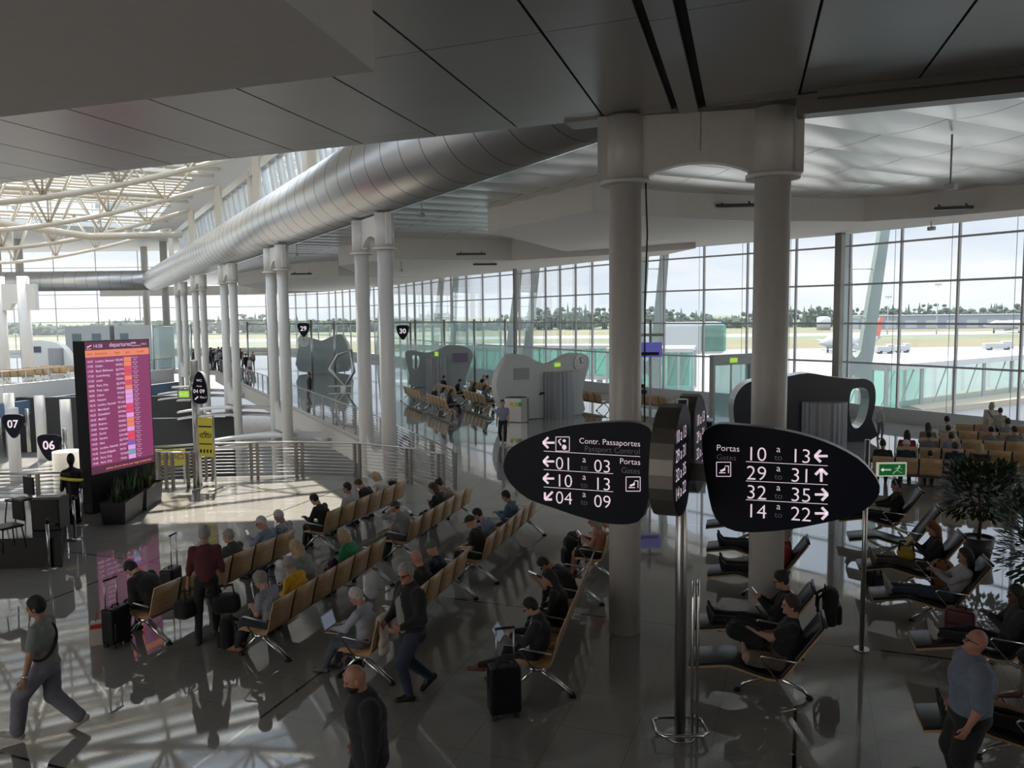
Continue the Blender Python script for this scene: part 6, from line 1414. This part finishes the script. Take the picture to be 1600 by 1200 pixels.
suitcase('burgundy suitcase behind the bald man at right', xy(at(1500, 1010)), YR + 1.2, w=.40, d=.26, h=.52, m=mat('burgundy_shell', (.10, .01, .02), .4), handle=0)
def held_bag(inf, side, label, rz=0):
    e, wr = inf['arm'][side]; d = unit(wr - e); p = wpt(inf, wr + d * .09); duffel(label, (p.x, p.y, p.z - .42), rz, w=.42, hh=.30)
held_bag(MAR, -1, 'black holdall in the left hand of the man in maroon', 1.2); held_bag(MAR, 1, 'black holdall in the right hand of the man in maroon', .4)
backpack('black backpack on the floor by the tan shoes of the woman in blue', xy(at(356, 1012)), YB + .5, sc=.95)
backpack('black backpack standing on an empty seat of the railing bench', seat('1b', 5, -.08) + Vector((0, 0, .45)), YB + math.pi, sc=.85)
backpack('purple handbag between the woman in grey and the woman in green', (seat('2a', 4, .1) + seat('2a', 3, .1)) / 2 + Vector((0, 0, .46)), YB, m=fab('purple', (.10, .02, .10)), sc=.62)
backpack('dark bag on the floor under the legs of the man with the laptop', seat('3a', 0, .16), YB + 1.3, sc=.75)
duffel('black duffel bag on the seat beyond the man in glasses', seat('4a', 1, .12) + Vector((0, 0, .46)), YB)
backpack('black backpack standing beside the woman in a coral tank top', seat('4b', 1, .52), YB + .6, sc=1.15); backpack('second dark backpack left of the white column behind the woman in coral', seat('4b', 2, .60), YB + .2, sc=1.0)
backpack('black backpack hung on the back of the recliner before the column', REC['a2'] - FR * .86 + Vector((.0, 0, .55)), YR + math.pi, sc=1.05)
p = wpt(A1, np.array(A1['H']) + np.array([-.02, .16, .20])); backpack('black backpack on the lap of the cross-legged man', p, YR, tilt=-1.30)
p = REC['b1']; sd = Vector((FR.y, -FR.x, 0)); backpack('orange-brown backpack hung on the side of the recliner with the woman in jeans', p - FR * .10 - sd * -.48 + Vector((0, 0, .36)), YR - 1.9, m=fab('rust', (.30, .12, .045)), sc=1.05)
duffel('black bag on the floor under the recliner of the reading woman', REC['b2'] + FR * .75, YR + .4)
duffel('yellow bag on the lap of the reading woman', wpt(B2, np.array(B2['H']) + np.array([0, .36, .08])), YR + 1.5, w=.30, m=fab('yellow', (.40, .26, .02)), hh=.18)
t = thing('book', 'open pale yellow book in the hands of the reading woman', 'book', wpt(B2, (B2['arm'][-1][1] + B2['arm'][1][1]) / 2 + np.array([0, .12, .05])), YR); mm = MB()
for s in (-1, 1): mm.bar((0, 0, 0), (s * .11, -.02, .01), .17, .02, up=(0, 1, .8))
mm.build('pages', mat('paper_yellow', (.55, .50, .28), .8), t); mm = MB()
for s in (-1, 1): mm.bar((0, .012, -.01), (s * .115, -.008, 0), .18, .004, up=(0, 1, .8))
mm.build('cover', mat('book_cover', (.45, .40, .10), .6), t)
def laptop(label, inf, off, lid=18, tint=(.10, .12, .16)):
    t = thing('laptop', label, 'laptop', wpt(inf, np.array(inf['H']) + np.array(off)), inf['root'].rotation_euler[2]); MB().box((0, 0, 0), (.33, .23, .018)).build('keyboard_base', mat('laptop_grey', (.25, .25, .27), .35, .5), t, bevel=.004)
    Mx = Matrix.Translation((0, .115, .01)) @ Matrix.Rotation(-math.radians(lid), 4, 'X'); mm = MB(); mm.box((0, 0, .11), (.33, .010, .22), 0, Mx); l = mm.build('lid', MATS['laptop_grey'], t, bevel=.003); mm = MB(); mm.box((0, -.0065, .11), (.30, .002, .19), 0, Mx); mm.build('screen', mat('laptop_screen', (.1, .12, .15), .15, emit=(.25, .30, .38), estr=.35), t)
laptop('open grey laptop on the knees of the white-haired man', LAP, (0, .44, .125)); laptop('open silver laptop on the lap of the man in glasses', SUIT, (0, .38, .13), 30)
t = thing('jacket', 'cream jacket hung over the bench back behind the man with the laptop', 'jacket', seat('3a', 0, -.36) + Vector((0, 0, .35)), YB); s = SDF(.05); s.limb((-.2, 0, .56), (.22, 0, .54), .05, .05); s.limb((-.14, -.02, .1), (-.1, 0, .5), .07, .05, (1, 0, 0), 1.6); s.limb((.12, -.03, .2), (.14, 0, .5), .06, .05, (1, 0, 0), 1.6); s.wav(.012, 20); v, f = s.mesh(.015); sdf_obj([(v, f, 0)], 'cloth', fab('cream', (.50, .44, .36)), t)
backpack('black backpack on the bench right of the clock wall', seat('w0', 2, -.55) + Vector((0, 0, .1)), math.radians(120), sc=1.3)
# ================================================================== BEYOND THE GLASS
M_OUTW = mat('outdoor_white', (.42, .42, .42), .6)
M_MAST = mat('pale_green_mast', (.30, .38, .36), .5)
def mast(label, px_l, px_r, base_px, y, zb=-7.4):
    t = thing('facade_mast', label, 'mast', xy(atd(base_px, 600, y), zb), .0, group='leaning masts outside the glass'); t['kind'] = 'structure'
    L0 = atd(base_px - 14, 585, y); R0 = atd(base_px + 14, 585, y); o = xy(atd(base_px, 600, y), zb); tl = atd(px_l, 330, y); tr = atd(px_r, 330, y)
    u = Vector((1, 0, 0)); out_ = []
    mid = (L0 + R0) / 2
    def leg(a, b, wa, wb):
        m = MB(); vs = []
        for p, w in ((a, wa), (b, wb)):
            for s in (-1, 1):
                for d in (-1, 1): vs.append(p - o + Vector((s * w, d * .22, 0)))
        m.add(vs, [(0, 1, 3, 2), (4, 6, 7, 5), (0, 4, 5, 1), (2, 3, 7, 6), (0, 2, 6, 4), (1, 5, 7, 3)]); return m
    leg(L0, tl, .36, .22).build('mast_leg', M_MAST, t); leg(R0, tr, .36, .22).build('mast_leg', M_MAST, t)
    prof = []; w = (R0.x - L0.x) / 2
    pr = [(-w - .36, 0)] + [(-w + .2 + (2 * w - .4) * i / 8, .15 - .35 * math.sin(math.pi * i / 8)) for i in range(9)] + [(w + .36, 0), (w + .5, -2.0), (w - .1, -2.0)] + [(w - .1 - (2 * w - .2) * i / 8, -2.0 + 1.0 * math.sin(math.pi * i / 8)) for i in range(9)] + [(-w - .5, -2.0)]
    mm = MB(); mm.prism(pr, -.26, .26, 0, Matrix.Translation(mid - o + Vector((0, 0, 1.1))) @ Matrix.Rotation(math.pi / 2, 4, 'X')); mm.build('yoke', M_MAST, t)
    for s in (-1, 1): leg(mid + Vector((s * (w + .1), 0, -.8)), Vector((mid.x + s * .9 - .4, mid.y, zb)), .36, .4).build('mast_foot', M_MAST, t)
    for f in (.35, .65, .95):
        a, b = L0.lerp(tl, f), R0.lerp(tr, f); MB().tube([a - o, b - o], .03, 6).build('rung', M_STEEL, t)
mast('nearest leaning green-white mast behind the dark mullion', 1322, 1385, 1333, 41.5); mast('leaning green-white mast right of the left white column', 1012, 1044, 1008, 53); mast('leaning green-white mast in the middle of the glass wall', 822, 848, 806, 66); mast('leaning green-white mast above the flight monitor wall', 700, 718, 690, 78); mast('leaning green-white mast far down the glass wall', 588, 602, 576, 100)
# trees, sheds, tanks
M_FARTREE = mat('far_tree_leaf', (.06, .09, .06), .95, noise=.3, nscale=.2); rr = random.Random(11)
def crown_mb(m, c, r, h, n=9):
    for _ in range(n):
        a = rr.uniform(0, 6.28); q = rr.uniform(0, r * .6); m.ball((c[0] + q * math.cos(a), c[1] + q * math.sin(a), c[2] + h * rr.uniform(.35, .85)), (r * rr.uniform(.35, .6), r * .5, h * rr.uniform(.14, .26)), 0, 8)
tm = MB()
for k in range(1500):
    x = rr.uniform(-720, 640); y = rr.uniform(640, 700); px = 800 + 1250 * x / y
    top = 10 + 2.5 * math.sin(x * .021) + 2 * math.sin(x * .057 + 1) + (8 if 830 < px < 1330 else 7 if px > 1330 else 2) * (.7 + .3 * math.sin(x * .03))
    h = top * rr.uniform(.55, 1.12)
    if rr.random() < .3:
        tm.lathe([(rr.uniform(1.6, 2.6), 0), (1.9, h * .3), (1.2, h * .65), (.1, h * 1.05)], (x, y, ZG), 7)
    else:
        for q in range(5):
            tm.ball((x + rr.uniform(-4, 4), y + rr.uniform(-3, 3), ZG + h * rr.uniform(.15, .9)), (rr.uniform(1.4, 3.2), 2.5, rr.uniform(1.0, 2.2)), 0, 6)
o = tm.build('tree_line', M_FARTREE); tag(o, 'distant belt of trees beyond the runway', 'trees', kind='stuff')
def shed(lab, px, y, w, d, h, m, roof=None):
    p = xy(atd(px, 500, y), ZG); t = thing('hangar', lab, 'building', p); MB().box((0, 0, h / 2), (w, d, h)).build('hangar_wall', m, t); MB().box((0, 0, h + .3), (w + 1, d + 1, .6)).build('hangar_roof', roof or M_OUTW, t)
    for k in range(int(w // 14)): MB().box((-w / 2 + 8 + k * 14, -d / 2 - .05, h * .35), (8, .1, h * .6)).build('hangar_door', M_GRAY, t)
shed('long blue-grey hangar across the runway at right', 1500, 560, 150, 20, 9, mat('hangar_blue', (.22, .24, .30), .7)); shed('low white terminal shed left of the blue-grey hangar', 1388, 580, 45, 16, 6, M_OUTW)
for lab, px, r in (('white storage tank left of the dark mullion', 1287, 4.4), ('pale storage tank right of the dark mullion', 1320, 3)):
    p = xy(atd(px, 500, 545), ZG); t = thing('storage_tank', lab, 'tank', p); MB().cyl((0, 0, 0), (0, 0, 8.5), r, n=28).build('tank_shell', M_OUTW, t); MB().lathe([(r, 8.5), (r * .6, 9.1), (.1, 9.3)], n=28).build('tank_roof', M_OUTW, t)
def plane(lab, px, y, rz, sc, tail):
    p = xy(atd(px, 520, y), ZG); t = thing('airplane', lab, 'airplane', p, rz, scale=sc); s = SDF(.5); s.limb((-13, 0, 3.4), (10, 0, 3.4), 1.7, 1.8); s.limb((10, 0, 3.4), (15, 0, 3.1), 1.7, .6); s.limb((-13, 0, 3.4), (-19, 0, 4.3), 1.6, .4); v, f = s.mesh(.5); sdf_obj([(v, f, 0)], 'fuselage', M_OUTW, t)
    for sg in (-1, 1):
        m = MB(); m.add([(3, sg * 1, 2.4), (-1.5, sg * 1, 2.4), (-6, sg * 15, 3.4), (-4.2, sg * 15, 3.4), (3, sg * 1, 2.8), (-1.5, sg * 1, 2.8), (-6, sg * 15, 3.6), (-4.2, sg * 15, 3.6)], [(0, 1, 2, 3), (7, 6, 5, 4), (0, 4, 5, 1), (1, 5, 6, 2), (2, 6, 7, 3), (3, 7, 4, 0)]); m.build('wing', M_OUTW, t)
        MB().cyl((3.5, sg * 5, 1.7), (-.5, sg * 5, 1.8), 1.0, .7, 14).build('engine', M_OUTW, t)
        m = MB(); m.add([(-16, 0, 4.2), (-18.5, 0, 4.2), (-20.5, sg * 5.5, 4.8), (-19, sg * 5.5, 4.8)], [(0, 1, 2, 3)]); m.add([(-16, 0, 4.35), (-18.5, 0, 4.35), (-20.5, sg * 5.5, 4.95), (-19, sg * 5.5, 4.95)], [(0, 1, 2, 3)]); m.build('tailplane', M_OUTW, t)
    m = MB(); m.prism([(-13.5, 4.6), (-18.6, 4.6), (-20.6, 11), (-18.4, 11)], -.2, .2, 0, Matrix.Rotation(math.pi / 2, 4, 'X')); m.build('tail_fin', tail, t)
    m = MB()
    for x, y_ in ((11, 0), (-2, 2.4), (-2, -2.4)): m.cyl((x, y_, 0), (x, y_, 2.6), .22, n=8); m.ball((x, y_, .5), (.5, .3, .5), 0, 10)
    m.build('landing_gear', M_BLACK, t)
plane('white airliner with a red tail parked beyond the green jet bridge', 1325, 250, math.radians(215), .95, mat('tail_red', (.55, .08, .05), .5)); plane('large white airliner at the right edge across the apron', 1592, 430, math.radians(185), 1.3, M_OUTW)
def van(lab, px, y, w):
    p = xy(atd(px, 530, y), ZG); t = thing('service_vehicle', lab, 'vehicle', p); MB().box((0, 0, 1.3), (w, 2, 1.7)).build('body', M_OUTW, t, bevel=.15); MB().box((w * .3, 0, 2.4), (w * .35, 1.8, .7)).build('cab', M_OUTW, t, bevel=.15)
    for x in (-w * .3, w * .3): MB().cyl((x, -1, .45), (x, 1, .45), .45, n=12).build('wheel', M_RUBBER, t)
van('white service truck on the apron at far right', 1560, 250, 9); van('small white apron cart by the red-tailed airliner', 1383, 235, 5); van('white apron vehicle in front of the grass strip', 1410, 240, 4)
for lab, px, y, h in (('tall floodlight mast across the apron', 1464, 420, 26), ('slim floodlight mast left of the airliner', 1387, 430, 20)):
    p = xy(atd(px, 500, y), ZG); t = thing('floodlight_mast', lab, 'lamp post', p); MB().cyl((0, 0, 0), (0, 0, h), .35, .2, 8).build('pole', M_STEEL, t); MB().box((0, 0, h), (3.5, .5, .8)).build('lamp_head', M_OUTW, t)
# glazed boarding bridges
M_BRFRAME = mat('bridge_frame', (.28, .30, .30), .5); M_ROOFTAN = mat('tan_roof', (.30, .25, .17), .8)
def bridge(lab, pts, z0, z1, w=3.2, n=7):
    t = thing('boarding_bridge', lab, 'jet bridge', (pts[0][0], pts[0][1], ZG)); o = Vector((pts[0][0], pts[0][1], ZG)); a, b = Vector((pts[0][0], pts[0][1], 0)), Vector((pts[1][0], pts[1][1], 0)); d = (b - a).normalized(); nn = d.cross(Vector((0, 0, 1)))
    oo = Vector((o.x, o.y, 0)); A = lambda f, s, z: a + (b - a) * f + nn * (s * w / 2) + Vector((0, 0, z - ZG)) - oo
    m = MB(); m.bar(A(0, 0, z0), A(1, 0, z0), w, .4); m.bar(A(0, 0, z1), A(1, 0, z1), w + .5, .35); m.build('deck_and_roof', M_OUTW, t); g = MB(); fr = MB()
    for s in (-1, 1):
        g.add([A(0, s, z0 + .2), A(1, s, z0 + .2), A(1, s, z1 - .17), A(0, s, z1 - .17)], [(0, 1, 2, 3)])
        for i in range(n + 1): fr.bar(A(i / n, s, z0), A(i / n, s, z1), .18, .18)
        for i in range(n): fr.bar(A(i / n, s, z0), A((i + .8) / n, s, z1), .06, .06)
    g.build('glass_side', M_GREENGLASS, t); fr.build('frame', M_BRFRAME, t); m = MB()
    for f in (.05, .5, .95): m.bar(A(f, 0, ZG), A(f, 0, z0), .6, .6)
    m.build('support', M_BRFRAME, t)
F = lambda px, py, y: atd(px, py, y)
a, b = F(1345, 585, 47), F(1600, 612, 60); bridge('green glass boarding bridge running off to the right', [(a.x, a.y), (b.x + 16, b.y + 10)], .2 - 3.0, 1.75, n=11)
a, b = F(620, 545, 92), F(955, 545, 84); bridge('long green glass boarding bridge behind the clock wall', [(a.x, a.y), (b.x, b.y)], -1.6, 1.6, n=12)
a, b = F(955, 560, 76), F(1085, 560, 74); bridge('green glass bridge head left of the boarding door', [(a.x, a.y), (b.x, b.y)], -2.2, 1.7, w=6, n=6)
t = thing('rotunda_cabin', 'grey rounded bridge cabin with green glass above the apron', 'jet bridge', xy(F(1060, 560, 88), ZG)); MB().box((0, 0, 9.8), (9, 5, 3.4)).build('cabin', M_GRAY, t, bevel=.4); MB().box((3.2, -2.6, 9.8), (2.6, .2, 2.8)).build('cabin_glass', M_GREENGLASS, t); MB().cyl((0, 0, 0), (0, 0, 8.2), 1.2, n=16).build('support', M_BRFRAME, t)
a, b, c, d = at(1395, 628, -1.6), at(1600, 600, -1.6), at(1640, 625, -1.6), at(1430, 660, -1.6)
q = [xy(p) for p in (at(1405, 636, -.9), at(1640, 590, -.9), at(1660, 622, -.9), at(1440, 648, -.9))]
t = thing('service_roof', 'low tan gravel roof of a wing just outside the right windows', 'building', q[0]); MB().prism([(p.x - q[0].x, p.y - q[0].y) for p in q], -.9, -.6, 0).build('roof', M_ROOFTAN, t); MB().prism([((p.x - q[0].x) * .97 + .2, (p.y - q[0].y) * .97 + .2) for p in q], ZG, -.9, 0).build('building_wall', M_OUTW, t)
